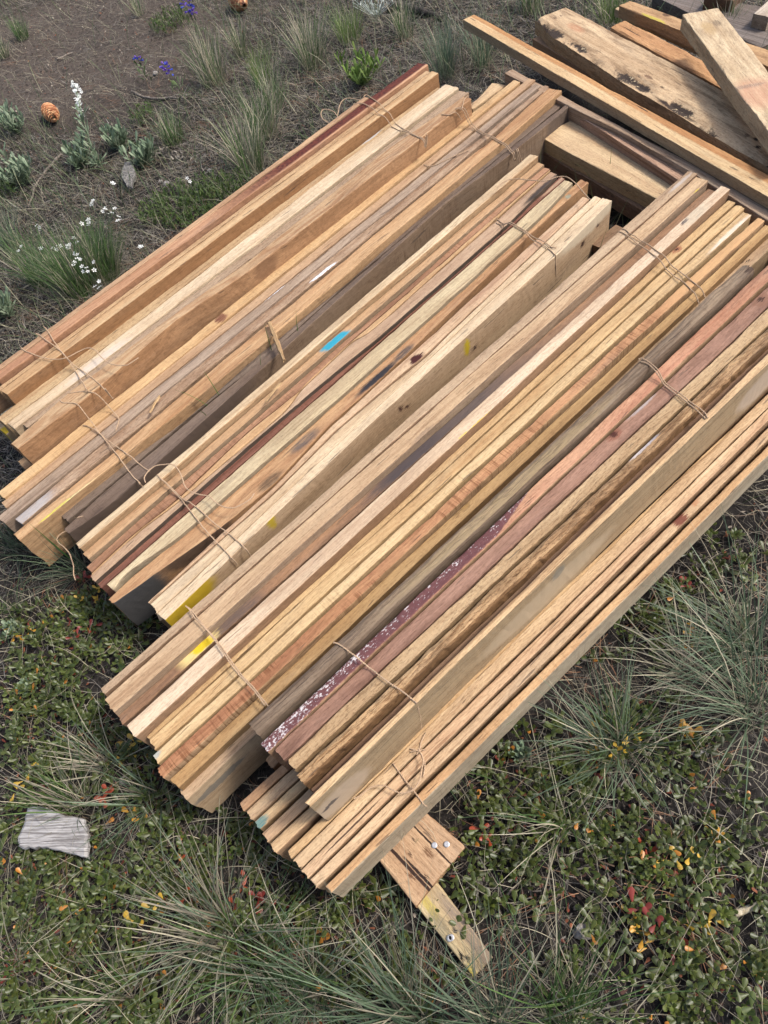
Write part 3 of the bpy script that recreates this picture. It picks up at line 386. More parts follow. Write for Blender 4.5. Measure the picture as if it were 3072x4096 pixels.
 (7,(0.6565,2.115,0.105),-1.0819,2.0,0.05,[(0.0,0.0459),(0.385,0.0437),(2.0,0.0342)],[(0.0,-0.0459),(0.037,-0.0457),(0.475,-0.0431),(2.0,-0.0342)],(172,142,118),(132,110,94),'grey brown plank behind the right ends of the yellow dabbed bundle',{'grain': 1.6}),
 (8,(-0.3421,0.3535,0.038),-0.7778,0.29,0.034,[(0.0,0.0486),(0.189,0.0608),(0.29,0.0672)],[(0.0,-0.0486),(0.178,-0.0601),(0.29,-0.0672)],(206,166,126),(176,134,98),'broad brown cross plank with two nail heads under the bottom row',{'grain': 1.2,'speck': 0.4,'pt': [(0.232,-0.0303,0.13,0.0035,(60,38,28),1.0),(0.263,-0.0233,0.05,0.003,(50,32,24),1.0),(0.254,0.0281,0.11,0.002,(60,40,30),1.0),(0.25,0.0138,0.012,0.006,(120,80,50),0.9),(0.251,-0.0368,0.008,0.004,(110,70,44),0.9),(0.225,-0.012,0.004,0.004,(80,50,34),0.9),(0.272,-0.0189,0.004,0.003,(60,40,30),0.9),(0.212,0.0107,0.004,0.003,(60,40,30),0.9)]}),
 (8,(-0.1961,0.1618,0.018),-0.8773,0.196,0.018,[(0.0,0.0298),(0.039,0.0287),(0.196,0.0242)],[(0.0,-0.0298),(0.043,-0.0286),(0.196,-0.0242)],(216,200,148),(186,160,110),'thin pale slat with yellow stain sticking out below the cross plank',{'pt': [(0.067,-0.0086,0.025,0.008,(206,186,60),0.6),(0.191,-0.0199,0.012,0.008,(206,186,50),0.8),(0.157,0.0167,0.1,0.014,(150,130,112),0.9),(0.103,-0.0125,0.03,0.01,(120,114,90),0.6),(0.128,0.0012,0.005,0.004,(60,56,54),1.0),(0.161,-0.0175,0.006,0.004,(20,16,14),1.0),(0.171,-0.0105,0.004,0.004,(20,16,14),1.0)]}),
 (8,(0.0921,2.5738,0.14),0.8869,0.176,0.05,[(0.0,0.0095),(0.02,0.0118),(0.176,0.0301)],[(0.0,-0.0095),(0.029,-0.0129),(0.176,-0.0301)],(222,190,142),(190,150,104),'short pale offcut wedged between the right ends of the first two bundles',{}),
 (8,(-1.2339,1.166,0.115),0.7823,0.093,0.06,[(0.0,0.023),(0.093,0.0233)],[(0.0,-0.023),(0.093,-0.0233)],(190,150,108),(160,120,84),'small block of wood poking out below the burled stake',{}),
 (8,(0.4013,1.7794,0.095),0.7084,0.109,0.05,[(0.0,0.0229),(0.109,0.0218)],[(0.0,-0.0229),(0.109,-0.0218)],(150,116,84),(116,88,66),'brown stake end poking out between two bundles beside the silver foliage',{}),
 (8,(-0.4587,0.3464,0.1),0.7683,0.119,0.06,[(0.0,0.0148),(0.119,0.016)],[(0.0,-0.0148),(0.119,-0.016)],(190,146,104),(150,110,78),'stake tip showing under the dark red painted stake',{'hid': 1}),
]
TWINE = [
 ('twine around the lower left end of the bundle beside the white flowers',[(4,[(-1.188,1.547,0.262),(-1.163,1.517,0.262),(-1.104,1.434,0.262),(-1.073,1.394,0.262),(-1.0,1.291,0.262),(-1.003,1.283,0.218),(-1.008,1.277,0.173)]),(7,[(-1.205,1.523,0.262),(-1.192,1.509,0.262),(-1.153,1.474,0.262),(-1.104,1.434,0.262),(-1.079,1.406,0.262),(-1.032,1.366,0.262),(-0.991,1.33,0.262),(-0.943,1.277,0.262),(-0.94,1.276,0.233),(-0.94,1.276,0.213)]),(99,[(-1.229,1.461,0.268),(-1.204,1.441,0.268),(-1.171,1.422,0.268),(-1.139,1.406,0.268),(-1.11,1.397,0.268),(-1.088,1.395,0.268),(-1.07,1.399,0.268),(-1.048,1.414,0.268),(-1.024,1.425,0.268),(-1.007,1.421,0.268),(-0.99,1.408,0.268),(-0.971,1.384,0.268),(-0.954,1.368,0.268),(-0.935,1.352,0.268),(-0.913,1.342,0.268),(-0.896,1.339,0.268),(-0.884,1.339,0.268),(-0.87,1.35,0.268),(-0.858,1.36,0.268)]),(99,[(-1.057,1.287,0.262),(-1.032,1.29,0.262),(-0.999,1.286,0.262),(-0.958,1.264,0.262),(-0.931,1.236,0.262),(-0.928,1.22,0.262),(-0.93,1.194,0.262)])]),
 ('twine around the upper right end of the bundle beside the white flowers',[(6,[(-0.27,2.506,0.272),(-0.256,2.512,0.272),(-0.207,2.435,0.272),(-0.164,2.365,0.272),(-0.114,2.285,0.272),(-0.082,2.247,0.272),(-0.065,2.222,0.272),(-0.064,2.219,0.254),(-0.07,2.213,0.232)]),(7,[(-0.305,2.47,0.272),(-0.28,2.468,0.272),(-0.261,2.453,0.272),(-0.217,2.398,0.272),(-0.165,2.336,0.272),(-0.114,2.279,0.272),(-0.084,2.243,0.272),(-0.069,2.215,0.272),(-0.069,2.21,0.249),(-0.075,2.204,0.235)]),(99,[(-0.083,2.199,0.255),(-0.068,2.185,0.255),(-0.048,2.186,0.255),(-0.028,2.196,0.255),(0.009,2.217,0.255),(0.065,2.251,0.255)]),(99,[(-0.283,2.512,0.262),(-0.302,2.527,0.262),(-0.336,2.541,0.262),(-0.355,2.51,0.262),(-0.361,2.438,0.262)]),(99,[(-0.36,2.428,0.262),(-0.375,2.464,0.262),(-0.396,2.488,0.262),(-0.415,2.493,0.262),(-0.421,2.469,0.262),(-0.412,2.43,0.262),(-0.392,2.401,0.262)])]),
 ('twine around the lower left end of the second bundle',[(99,[(-1.073,1.268,0.192),(-1.063,1.257,0.192),(-1.042,1.252,0.192),(-1.012,1.238,0.192),(-0.967,1.182,0.192),(-0.927,1.147,0.192),(-0.874,1.103,0.192),(-0.837,1.073,0.192),(-0.812,1.052,0.192)]),(99,[(-1.026,1.22,0.192),(-1.006,1.211,0.192),(-0.975,1.189,0.192),(-0.932,1.14,0.192),(-0.889,1.087,0.192),(-0.859,1.047,0.192),(-0.835,1.022,0.192),(-0.817,0.999,0.192)])]),
 ('twine around the upper right end of the second bundle',[(6,[(0.035,2.392,0.194),(0.061,2.39,0.194),(0.095,2.365,0.194),(0.133,2.308,0.194),(0.175,2.247,0.194),(0.204,2.207,0.194),(0.217,2.173,0.194),(0.221,2.173,0.176),(0.227,2.179,0.15)]),(6,[(0.035,2.386,0.194),(0.061,2.381,0.194),(0.092,2.357,0.194),(0.131,2.3,0.194),(0.172,2.24,0.194),(0.203,2.196,0.194),(0.212,2.171,0.194),(0.217,2.171,0.173),(0.22,2.175,0.149)]),(99,[(0.055,2.38,0.2),(0.061,2.41,0.2),(0.069,2.441,0.2),(0.084,2.463,0.2),(0.092,2.482,0.2),(0.105,2.499,0.2),(0.129,2.522,0.2),(0.153,2.545,0.2)]),(99,[(-0.014,2.369,0.2),(0.012,2.359,0.2),(0.034,2.373,0.2),(0.053,2.383,0.2)])]),
 ('loose twine end hanging from the lower left of the second bundle',[(99,[(-0.962,0.934,0.12),(-0.983,0.931,0.12),(-1.001,0.931,0.12),(-1.015,0.933,0.12),(-1.033,0.931,0.12),(-1.047,0.924,0.12),(-1.053,0.915,0.12),(-1.054,0.906,0.12),(-1.046,0.896,0.12),(-1.031,0.886,0.12),(-1.012,0.868,0.12),(-0.998,0.846,0.12),(-0.987,0.827,0.12),(-0.98,0.801,0.12),(-0.971,0.786,0.12)])]),
 ('twine around the lower left end of the blue marked bundle',[(10,[(-0.779,1.026,0.194),(-0.764,1.008,0.194),(-0.74,0.985,0.194),(-0.716,0.961,0.194),(-0.69,0.928,0.194),(-0.665,0.896,0.194),(-0.641,0.864,0.194),(-0.623,0.845,0.194),(-0.607,0.826,0.194),(-0.578,0.795,0.194),(-0.557,0.77,0.194),(-0.553,0.769,0.153)]),(8,[(-0.775,1.021,0.194),(-0.744,0.992,0.194),(-0.716,0.965,0.194),(-0.681,0.935,0.194),(-0.644,0.901,0.194),(-0.614,0.872,0.194),(-0.582,0.844,0.194),(-0.547,0.813,0.194),(-0.526,0.79,0.194),(-0.524,0.788,0.159),(-0.524,0.788,0.131)]),(99,[(-0.794,0.99,0.205),(-0.8,1.002,0.205),(-0.8,1.014,0.205),(-0.793,1.027,0.205),(-0.783,1.037,0.205),(-0.772,1.041,0.205),(-0.745,1.041,0.205),(-0.728,1.034,0.205),(-0.716,1.02,0.205),(-0.704,0.999,0.205),(-0.693,0.974,0.205),(-0.681,0.957,0.205),(-0.666,0.946,0.205),(-0.648,0.939,0.205),(-0.625,0.932,0.205),(-0.61,0.917,0.205),(-0.592,0.901,0.205),(-0.575,0.893,0.205),(-0.559,0.891,0.205),(-0.538,0.901,0.205),(-0.523,0.912,0.205),(-0.514,0.927,0.205)])]),
 ('twine around the upper right end of the blue marked bundle',[(5,[(0.124,1.876,0.194),(0.132,1.86,0.194),(0.152,1.831,0.194),(0.191,1.777,0.194),(0.238,1.712,0.194),(0.262,1.677,0.194),(0.276,1.687,0.169),(0.283,1.695,0.139),(0.287,1.699,0.107),(0.293,1.705,0.065)]),(5,[(0.12,1.858,0.194),(0.151,1.821,0.194),(0.19,1.768,0.194),(0.227,1.707,0.194),(0.251,1.671,0.194),(0.262,1.646,0.194),(0.264,1.644,0.158),(0.268,1.648,0.114)]),(99,[(0.134,1.965,0.21),(0.151,1.984,0.21),(0.168,1.993,0.21),(0.183,1.994,0.21),(0.202,1.99,0.21),(0.221,1.98,0.21),(0.239,1.972,0.21),(0.268,1.961,0.21),(0.288,1.965,0.21),(0.304,1.971,0.21),(0.319,1.972,0.21),(0.337,1.963,0.21),(0.352,1.936,0.21),(0.365,1.899,0.21),(0.375,1.864,0.21),(0.38,1.847,0.21),(0.385,1.837,0.21)])]),
 ('twine around the lower left end of the yellow dabbed bundle',[(99,[(-0.638,0.653,0.2),(-0.628,0.644,0.2),(-0.617,0.628,0.2),(-0.593,0.604,0.2),(-0.57,0.58,0.2),(-0.551,0.556,0.2),(-0.532,0.531,0.2),(-0.518,0.513,0.2),(-0.5,0.493,0.2),(-0.479,0.471,0.2),(-0.462,0.453,0.2),(-0.442,0.429,0.2)]),(99,[(-0.635,0.653,0.2),(-0.623,0.641,0.2),(-0.589,0.602,0.2),(-0.565,0.577,0.2),(-0.546,0.554,0.2),(-0.529,0.532,0.2),(-0.499,0.496,0.2),(-0.477,0.474,0.2),(-0.459,0.453,0.2),(-0.439,0.43,0.2)])]),
 ('twine around the upper right end of the yellow dabbed bundle',[(99,[(0.441,1.702,0.199),(0.452,1.69,0.199),(0.47,1.657,0.199),(0.502,1.598,0.199),(0.527,1.544,0.199),(0.546,1.495,0.199),(0.562,1.466,0.199),(0.576,1.424,0.199),(0.585,1.386,0.199)]),(99,[(0.452,1.711,0.199),(0.46,1.704,0.199),(0.467,1.685,0.199),(0.484,1.661,0.199),(0.502,1.632,0.199),(0.526,1.588,0.199),(0.547,1.545,0.199),(0.57,1.492,0.199),(0.593,1.444,0.199),(0.604,1.405,0.199)])]),
 ('twine around the upper right part of the raised bundle',[(99,[(0.371,1.133,0.283),(0.38,1.134,0.283),(0.393,1.117,0.283),(0.404,1.098,0.283),(0.413,1.075,0.283),(0.437,1.034,0.283),(0.46,0.994,0.283),(0.471,0.972,0.283),(0.475,0.954,0.283)]),(99,[(0.372,1.127,0.283),(0.388,1.115,0.283),(0.41,1.07,0.283),(0.433,1.028,0.283),(0.455,0.99,0.283),(0.47,0.952,0.283)]),(0,[(0.479,0.967,0.272),(0.482,0.966,0.258),(0.487,0.97,0.206),(0.48,0.964,0.179),(0.477,0.961,0.135),(0.464,0.949,0.112)]),(0,[(0.476,0.963,0.272),(0.48,0.962,0.241),(0.482,0.964,0.204),(0.475,0.958,0.177),(0.472,0.956,0.137),(0.461,0.945,0.116)])]),
 ('twine around the lower left part of the raised bundle with a loose knot',[(99,[(-0.293,0.513,0.288),(-0.286,0.511,0.288),(-0.272,0.501,0.288),(-0.237,0.472,0.288),(-0.21,0.45,0.288),(-0.191,0.434,0.288),(-0.159,0.409,0.288),(-0.142,0.393,0.288)]),(0,[(-0.144,0.398,0.272),(-0.144,0.394,0.25),(-0.145,0.393,0.205),(-0.148,0.391,0.167),(-0.151,0.388,0.138)]),(99,[(-0.142,0.381,0.23),(-0.151,0.365,0.23),(-0.155,0.349,0.23),(-0.16,0.34,0.23)]),(99,[(-0.172,0.347,0.2),(-0.159,0.349,0.2),(-0.144,0.349,0.2)]),(99,[(-0.172,0.353,0.165),(-0.16,0.349,0.165),(-0.152,0.343,0.165),(-0.147,0.33,0.165),(-0.145,0.321,0.165),(-0.149,0.3,0.165)]),(99,[(-0.155,0.348,0.155),(-0.147,0.328,0.155),(-0.15,0.308,0.155),(-0.154,0.291,0.155),(-0.167,0.275,0.155),(-0.179,0.271,0.155),(-0.19,0.271,0.155),(-0.204,0.277,0.155),(-0.22,0.285,0.155),(-0.237,0.284,0.155),(-0.25,0.279,0.155),(-0.265,0.268,0.155),(-0.275,0.265,0.155)]),(99,[(-0.205,0.328,0.155),(-0.195,0.313,0.155),(-0.183,0.297,0.155),(-0.173,0.284,0.155),(-0.167,0.276,0.155),(-0.159,0.265,0.155),(-0.15,0.252,0.155),(-0.144,0.25,0.155)])]),
]
KINNIKINNICK = [(-1.182,0.744,0.043),(-1.056,0.707,0.063),(-1.009,0.785,0.05),(-0.934,0.779,0.049),(-0.846,0.738,0.062),(-0.915,0.671,0.067),(-1.024,0.64,0.06),(-1.093,0.546,0.058),(-1.048,0.502,0.069),(-0.946,0.538,0.05),(-0.971,0.47,0.061),(-0.744,0.41,0.028),(-1.055,0.329,0.057),(-0.98,0.373,0.064),(-0.88,0.395,0.058),(-0.764,0.339,0.044),(-0.69,0.24,0.056),(-1.016,0.224,0.027),(-0.954,0.186,0.042),(-0.892,0.14,0.075),(-0.967,0.102,0.07),(-0.796,0.139,0.074),(-0.687,0.112,0.066),(-0.786,0.055,0.07),(-0.892,0.028,0.089),(-0.735,0.008,0.054),(-0.928,-0.019,0.073),(-0.803,-0.038,0.066),(-0.688,-0.056,0.055),(-0.659,0.185,0.044),(-0.568,0.196,0.044),(-0.521,0.235,0.039),(-0.574,0.322,0.031),(-0.624,0.369,0.032),(-0.598,0.031,0.048),(-0.529,-0.019,0.051),(-0.515,0.058,0.04),(-0.652,-0.019,0.043),(-0.455,0.134,0.041),(-0.379,0.162,0.032),(-0.339,0.116,0.027),(-0.259,0.131,0.044),(-0.213,0.098,0.034),(-0.281,0.075,0.043),(-0.379,0.076,0.035),(-0.168,0.059,0.033),(-0.214,0.0,0.052),(-0.367,-0.043,0.04),(-0.294,0.03,0.029),(-0.064,0.281,0.028),(-0.102,0.216,0.045),(-0.055,0.16,0.048),(-0.09,0.113,0.034),(-0.004,0.172,0.043),(0.046,0.212,0.044),(0.027,0.333,0.048),(0.124,0.344,0.043),(0.04,0.278,0.037),(0.085,0.233,0.045),(0.044,0.158,0.043),(0.109,0.182,0.034),(0.173,0.168,0.042),(0.195,0.124,0.033),(0.178,0.247,0.035),(0.241,0.187,0.051),(0.281,0.17,0.05),(0.322,0.185,0.033),(0.406,0.249,0.026),(0.367,0.263,0.031),(0.368,0.184,0.037),(0.279,0.123,0.04),(0.335,0.134,0.045),(0.393,0.152,0.032),(0.409,0.121,0.024),(0.294,0.0,0.056),(0.269,0.028,0.038),(0.345,0.017,0.034),(0.363,-0.017,0.044),(0.214,0.053,0.019),(0.116,0.028,0.031),(0.118,-0.01,0.03),(0.193,-0.05,0.029),(0.338,-0.053,0.028),(0.253,-0.044,0.033),(0.391,0.794,0.036),(0.435,0.823,0.054),(0.492,0.817,0.048),(0.427,0.74,0.046),(0.51,0.783,0.035),(0.4,0.712,0.034),(0.273,0.65,0.028),(0.308,0.618,0.044),(0.37,0.625,0.027),(0.217,0.568,0.027),(0.094,0.489,0.026),(0.072,0.429,0.025),(0.201,0.412,0.034),(0.284,0.398,0.038),(0.335,0.377,0.033),(0.316,0.441,0.024),(0.011,0.372,0.029),(0.318,0.34,0.028),(0.467,0.573,0.036),(0.602,2.128,0.043),(0.55,2.019,0.041)]
GREENS = [(-0.936,2.539,0.087),(-0.866,2.545,0.086),(-1.067,2.524,0.087),(-0.989,2.422,0.098),(-1.14,2.477,0.072),(-1.893,2.795,0.07),(-1.362,3.258,0.057),(-1.388,4.207,0.099)]
BARE = [(-1.822,3.956,0.67),(-2.186,4.327,0.577),(-1.534,3.593,0.35),(-1.651,4.379,0.326),(0.394,0.356,0.065),(0.419,0.296,0.04),(0.283,0.089,0.028)]
SAGE = [(-1.282,2.867,0.117),(-1.424,3.046,0.099),(-1.577,2.953,0.106),(-1.998,3.308,0.124),(-1.816,2.848,0.16),(-0.335,3.188,0.136),(-1.61,1.967,0.077),(-1.189,0.724,0.036),(-1.104,0.571,0.023),(0.03,0.366,0.024)]
SILVER = [(0.495,2.244,0.068),(0.542,2.144,0.065),(0.592,2.076,0.053),(0.464,2.312,0.047),(-0.286,3.848,0.124),(0.395,3.603,0.054)]
TUFTS = [
 ((-1.34,2.031),260,0.26,0.6,(-0.11,0.192),'green','dense dark green grass tuft with white flowers beside the first bundle'),
 ((-1.259,2.096),200,0.24,0.6,(0.007,0.232),'green','dark green grass tuft touching the orange brown stake'),
 ((-1.497,2.104),90,0.26,0.5,(-0.21,0.283),'green','thin bluish grass tuft left of the white flowers'),
 ((-0.774,2.664),150,0.26,0.55,(-0.042,0.391),'mix','pale grass tuft beside the upper left edge of the first bundle'),
 ((-0.747,2.915),120,0.24,0.6,(0.04,0.294),'mix','loose grass tuft left of the twine knot at the top of the first bundle'),
 ((-0.575,3.455),150,0.26,0.6,(-0.004,0.516),'mix','upright grass tuft above the leafy green plant'),
 ((-0.405,3.608),120,0.17,0.6,(0.004,0.314),'bright','bright green short grass tuft near the dark branch'),
 ((-0.148,3.555),70,0.2,0.5,(0.007,0.421),'mix','sparse grass tuft between the dark branch and the yellow board'),
 ((-1.042,3.46),120,0.26,0.5,(-0.155,0.716),'mix','grass tuft growing up through the blue flowers'),
 ((-0.951,3.721),60,0.2,0.4,(-0.07,0.59),'mix','narrow grass clump at the top beside the pinecone'),
 ((-1.159,3.002),90,0.15,0.5,(-0.046,0.265),'green','short green grass clump above the grey bark debris'),
 ((-0.804,3.375),70,0.18,0.5,(0.001,0.238),'bright','green grass clump right of the blue flowers'),
 ((0.411,3.547),120,0.2,0.5,(0.043,0.382),'mix','grass tuft at the left tip of the gnarled plank'),
 ((0.719,3.344),110,0.18,0.6,(0.052,0.3),'bright','grass tuft between the gnarled plank and the knotty board'),
 ((0.013,3.127),90,0.24,0.5,(0.041,0.395),'bluish','bluish grass clump behind the upper ends of the first bundle'),
 ((0.173,3.176),80,0.22,0.5,(0.037,0.332),'bluish','bluish grass clump beside the left end of the yellow board'),
 ((-2.322,4.43),80,0.14,0.6,(-0.068,0.218),'green','low grass tuft near the upper left corner'),
 ((-2.357,4.205),50,0.14,0.6,(-0.014,0.183),'mix','faint grass clump at the left edge above the pinecone'),
 ((-1.609,4.412),40,0.14,0.5,(-0.043,0.211),'mix','small dry grass clump on the bare soil at the top'),
 ((-0.725,3.15),60,0.2,0.5,(-0.02,0.227),'mix','wispy grass clump between the blue flowers and the first bundle'),
 ((-1.713,2.373),60,0.24,0.5,(-0.154,0.302),'bluish','bluish grass clump at the left edge above the flowers'),
 ((-1.25,0.965),160,0.22,0.7,(0.035,-0.065),'bluish','grass tuft under the lower left tip of the second bundle'),
 ((-1.044,0.877),110,0.24,0.8,(-0.104,-0.035),'bluish','grass tuft spreading beside the loose twine end'),
 ((-1.205,0.775),60,0.2,0.8,(0.063,0.023),'mix','thin grass clump at the left edge by the pale stem'),
 ((-0.913,0.298),160,0.26,0.9,(-0.052,0.063),'mix','dry and green grass tuft hanging over the weathered wood chip'),
 ((-0.858,0.383),80,0.24,0.9,(-0.098,0.036),'straw','straw coloured grass clump left of the yellow dabbed bundle'),
 ((-0.733,0.307),70,0.25,0.9,(-0.087,-0.012),'bluish','bluish grass clump below the yellow dabbed bundle'),
 ((-0.547,0.062),240,0.34,1.1,(-0.043,0.025),'straw','big spreading tuft of dry and green grass at the bottom'),
 ((-0.475,0.019),240,0.3,0.9,(0.057,-0.011),'green','green grass tuft at the bottom centre left of the pale slat'),
 ((-0.378,-0.022),240,0.3,0.9,(0.0,-0.007),'bluish','dense bluish green grass tuft at the bottom centre'),
 ((-0.196,-0.054),220,0.36,0.8,(-0.066,0.08),'bluish','tall grass tuft sweeping up beside the pale slat'),
 ((0.054,-0.062),220,0.34,0.7,(0.026,0.069),'green','grass tuft at the bottom edge right of the pale slat'),
 ((-0.053,-0.07),200,0.34,0.8,(-0.021,0.055),'bluish','grass tuft at the bottom edge below the tip of the pale slat'),
 ((0.508,0.562),240,0.36,0.9,(-0.122,0.025),'bluish','large blue green tuft sweeping left from the right edge'),
 ((0.486,0.429),200,0.38,0.9,(-0.137,0.017),'bluish','spreading blue green tuft lower on the right edge'),
 ((0.209,0.364),200,0.3,0.8,(-0.113,0.019),'bluish','grass tuft fanning left beneath the outermost stake'),
 ((0.228,0.392),90,0.22,0.8,(-0.016,0.076),'green','small upright grass clump beside the outermost stake'),
 ((0.388,0.511),120,0.28,1.1,(-0.028,0.007),'straw','matted straw coloured grass clump right of the outermost stake'),
 ((0.095,0.235),70,0.26,0.9,(-0.072,-0.024),'mix','thin arching grass clump right of the cross plank'),
 ((-0.136,0.354),40,0.24,0.9,(0.058,-0.031),'mix','few long grass blades in the shade left of the cross plank'),
 ((-0.727,-0.031),120,0.24,1.0,(-0.065,0.023),'mix','loose grass clump among the leathery leaves at the bottom'),
 ((-0.972,0.012),120,0.24,1.0,(0.024,0.024),'mix','grass clump at the lower left edge'),
 ((1.104,3.051),40,0.2,0.5,(0.051,0.2),'mix','few blades between the weathered boards at the top right'),
]
SPOT = {'cone1': [(-1.884,3.468),(-1.715,3.203)],'cone2': [(-0.972,4.184),(-1.092,4.373)],'bark': [(-1.346,2.752),(-1.275,2.732),(-1.333,2.85),(-1.285,2.65)],'debris': [(-1.252,2.951),(-1.025,2.799)],'stick_a': [(-1.702,3.044),(-1.737,2.935),(-1.752,2.826),(-1.745,2.661)],'stick_b': [(-1.474,3.536),(-1.36,3.443),(-1.239,3.395),(-1.109,3.341),(-1.02,3.302)],'stick_c': [(-2.008,4.05),(-1.928,4.112)],'stick_d': [(-0.216,3.884),(-0.12,3.807),(-0.051,3.745),(0.022,3.667)],'stick_e': [(-1.565,2.296),(-1.552,2.187),(-1.566,2.132),(-1.589,2.109)],'stick_f': [(0.36,0.087),(0.419,0.101),(0.452,0.11)],'stick_g': [(-1.101,0.773),(-1.063,0.787),(-1.027,0.8)],'chipw': [(-1.008,0.299),(-0.877,0.273),(-0.855,0.239),(-0.847,0.197),(-0.943,0.216),(-1.004,0.221),(-1.009,0.23)],'flower_w': [(-1.495,2.905),(-1.577,3.047)],'flw_top': [(-1.538,3.149)],'wf': [(-1.5,2.272),(-1.45,2.137),(-1.397,2.117),(-1.533,2.156),(-1.369,2.121),(-1.34,2.118),(-1.297,2.06),(-1.27,2.027),(-1.293,2.012),(-1.24,1.981),(-1.214,1.989),(-1.225,1.958),(-1.169,1.858),(-1.164,1.876),(-1.31,2.357),(-1.235,2.289),(-1.208,2.297),(-1.179,2.23),(-1.317,2.249),(-1.294,2.251),(-1.255,2.479),(-0.946,2.406),(-1.062,2.054),(-1.327,2.157)],'pen': [(-1.17,3.344),(-1.194,3.976),(-1.401,3.588)],'splA': [(-0.536,1.514),(-0.481,1.361)],'splB': [(-0.487,1.28),(-0.516,1.227)],'splC': [(0.047,0.633),(0.06,0.63)],'splD': [(-0.821,1.285),(-0.803,1.259),(-0.834,1.238)],'blades': [(-0.6,1.426),(-0.53,1.495),(-0.495,1.541),(-0.744,1.409),(-0.842,1.346),(-0.807,1.369)],'nails': [(-0.144,0.201),(-0.121,0.202),(-0.125,0.054),(-0.122,0.055)],'stone': [(0.372,0.359),(-1.172,2.704),(-1.14,2.677),(0.106,0.062),(-0.816,0.35),(-0.959,2.716),(-1.38,3.679)]}

# ------------------------------------------------------------ the stakes and planks
GROUPS = {1: 'stakes of the bundle beside the white flowers', 2: 'stakes of the second bundle', 3: 'stakes of the bundle with the blue paint mark',
          4: 'stakes of the bundle with yellow paint dabs', 5: 'stakes of the raised bundle', 6: 'stakes of the bottom row', 7: 'loose boards in the pile', 8: None}
TOPS = []
for i, (g, org, ang, L, H, up_, dn, c1, c2, lab, o) in enumerate(BOARDS):
    m = board_mesh(i, L, H, up_, dn, o)
    plank = g >= 7
    nm = 'wooden_board' if plank else 'wooden_stake'
    if 'offcut' in lab or 'block' in lab or 'stub' in lab: nm = 'wood_block'
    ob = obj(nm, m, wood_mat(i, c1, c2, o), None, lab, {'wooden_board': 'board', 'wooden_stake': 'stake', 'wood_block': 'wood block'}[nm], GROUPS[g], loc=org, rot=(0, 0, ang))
    TOPS.append((org, ang, L, H, up_, dn))
def top_at(x, y, slack=.0):
    best = -1.
    for org, ang, L, H, up_, dn in TOPS:
        dx, dy = x-org[0], y-org[1]; ca, sa = math.cos(ang), math.sin(ang)
        lx, ly = dx*ca+dy*sa, -dx*sa+dy*ca
        if -slack < lx < L+slack:
            yu = np.interp(lx, [a for a, _ in up_], [a for _, a in up_]); yd = np.interp(lx, [a for a, _ in dn], [a for _, a in dn])
            if yd-slack < ly < yu+slack and org[2] > best: best = org[2]
    return best

# ------------------------------------------------------------ twine
m_tw, t, b = new_mat('twine_fibre')
pn = t.n.new('ShaderNodeTexCoord').outputs['Object']
t.l.new(t.mix(t.noise(pn, 600., 2.), lin((214, 182, 146), .8), lin((156, 122, 92), .8)), b.inputs['Base Color']); b.inputs['Roughness'].default_value = .9
def catmull(P, step):
    P = np.array(P); Q = [P[0]*2-P[1]]+list(P)+[P[-1]*2-P[-2]]; out = []
    for i in range(1, len(Q)-2):
        n = max(2, int(np.linalg.norm(Q[i+1]-Q[i])/step))
        for k in range(n):
            s = k/n
            out.append(.5*(2*Q[i]+(Q[i+1]-Q[i-1])*s+(2*Q[i-1]-5*Q[i]+4*Q[i+1]-Q[i+2])*s*s+(-Q[i-1]+3*Q[i]-3*Q[i+1]+Q[i+2])*s**3))
    out.append(P[-1]); return np.array(out)
def tube(C, rad, sides=5):
    n = len(C); T = np.gradient(C, axis=0); T /= np.linalg.norm(T, axis=1)[:, None]+1e-9
    u = np.cross(T, (0.31, .17, .93)); u /= np.linalg.norm(u, axis=1)[:, None]+1e-9; v = np.cross(T, u)
    a = np.arange(sides)*2*np.pi/sides
    rad = np.broadcast_to(rad, (n,))
    V = C[:, None]+rad[:, None, None]*(u[:, None]*np.cos(a)[None, :, None]+v[:, None]*np.sin(a)[None, :, None])
    idx = np.arange(n*sides).reshape(n, sides); A, B = idx[:-1], idx[1:]
    F = np.stack([A, np.roll(A, -1, 1), np.roll(B, -1, 1), B], -1).reshape(-1, 4)
    return V.reshape(-1, 3), F
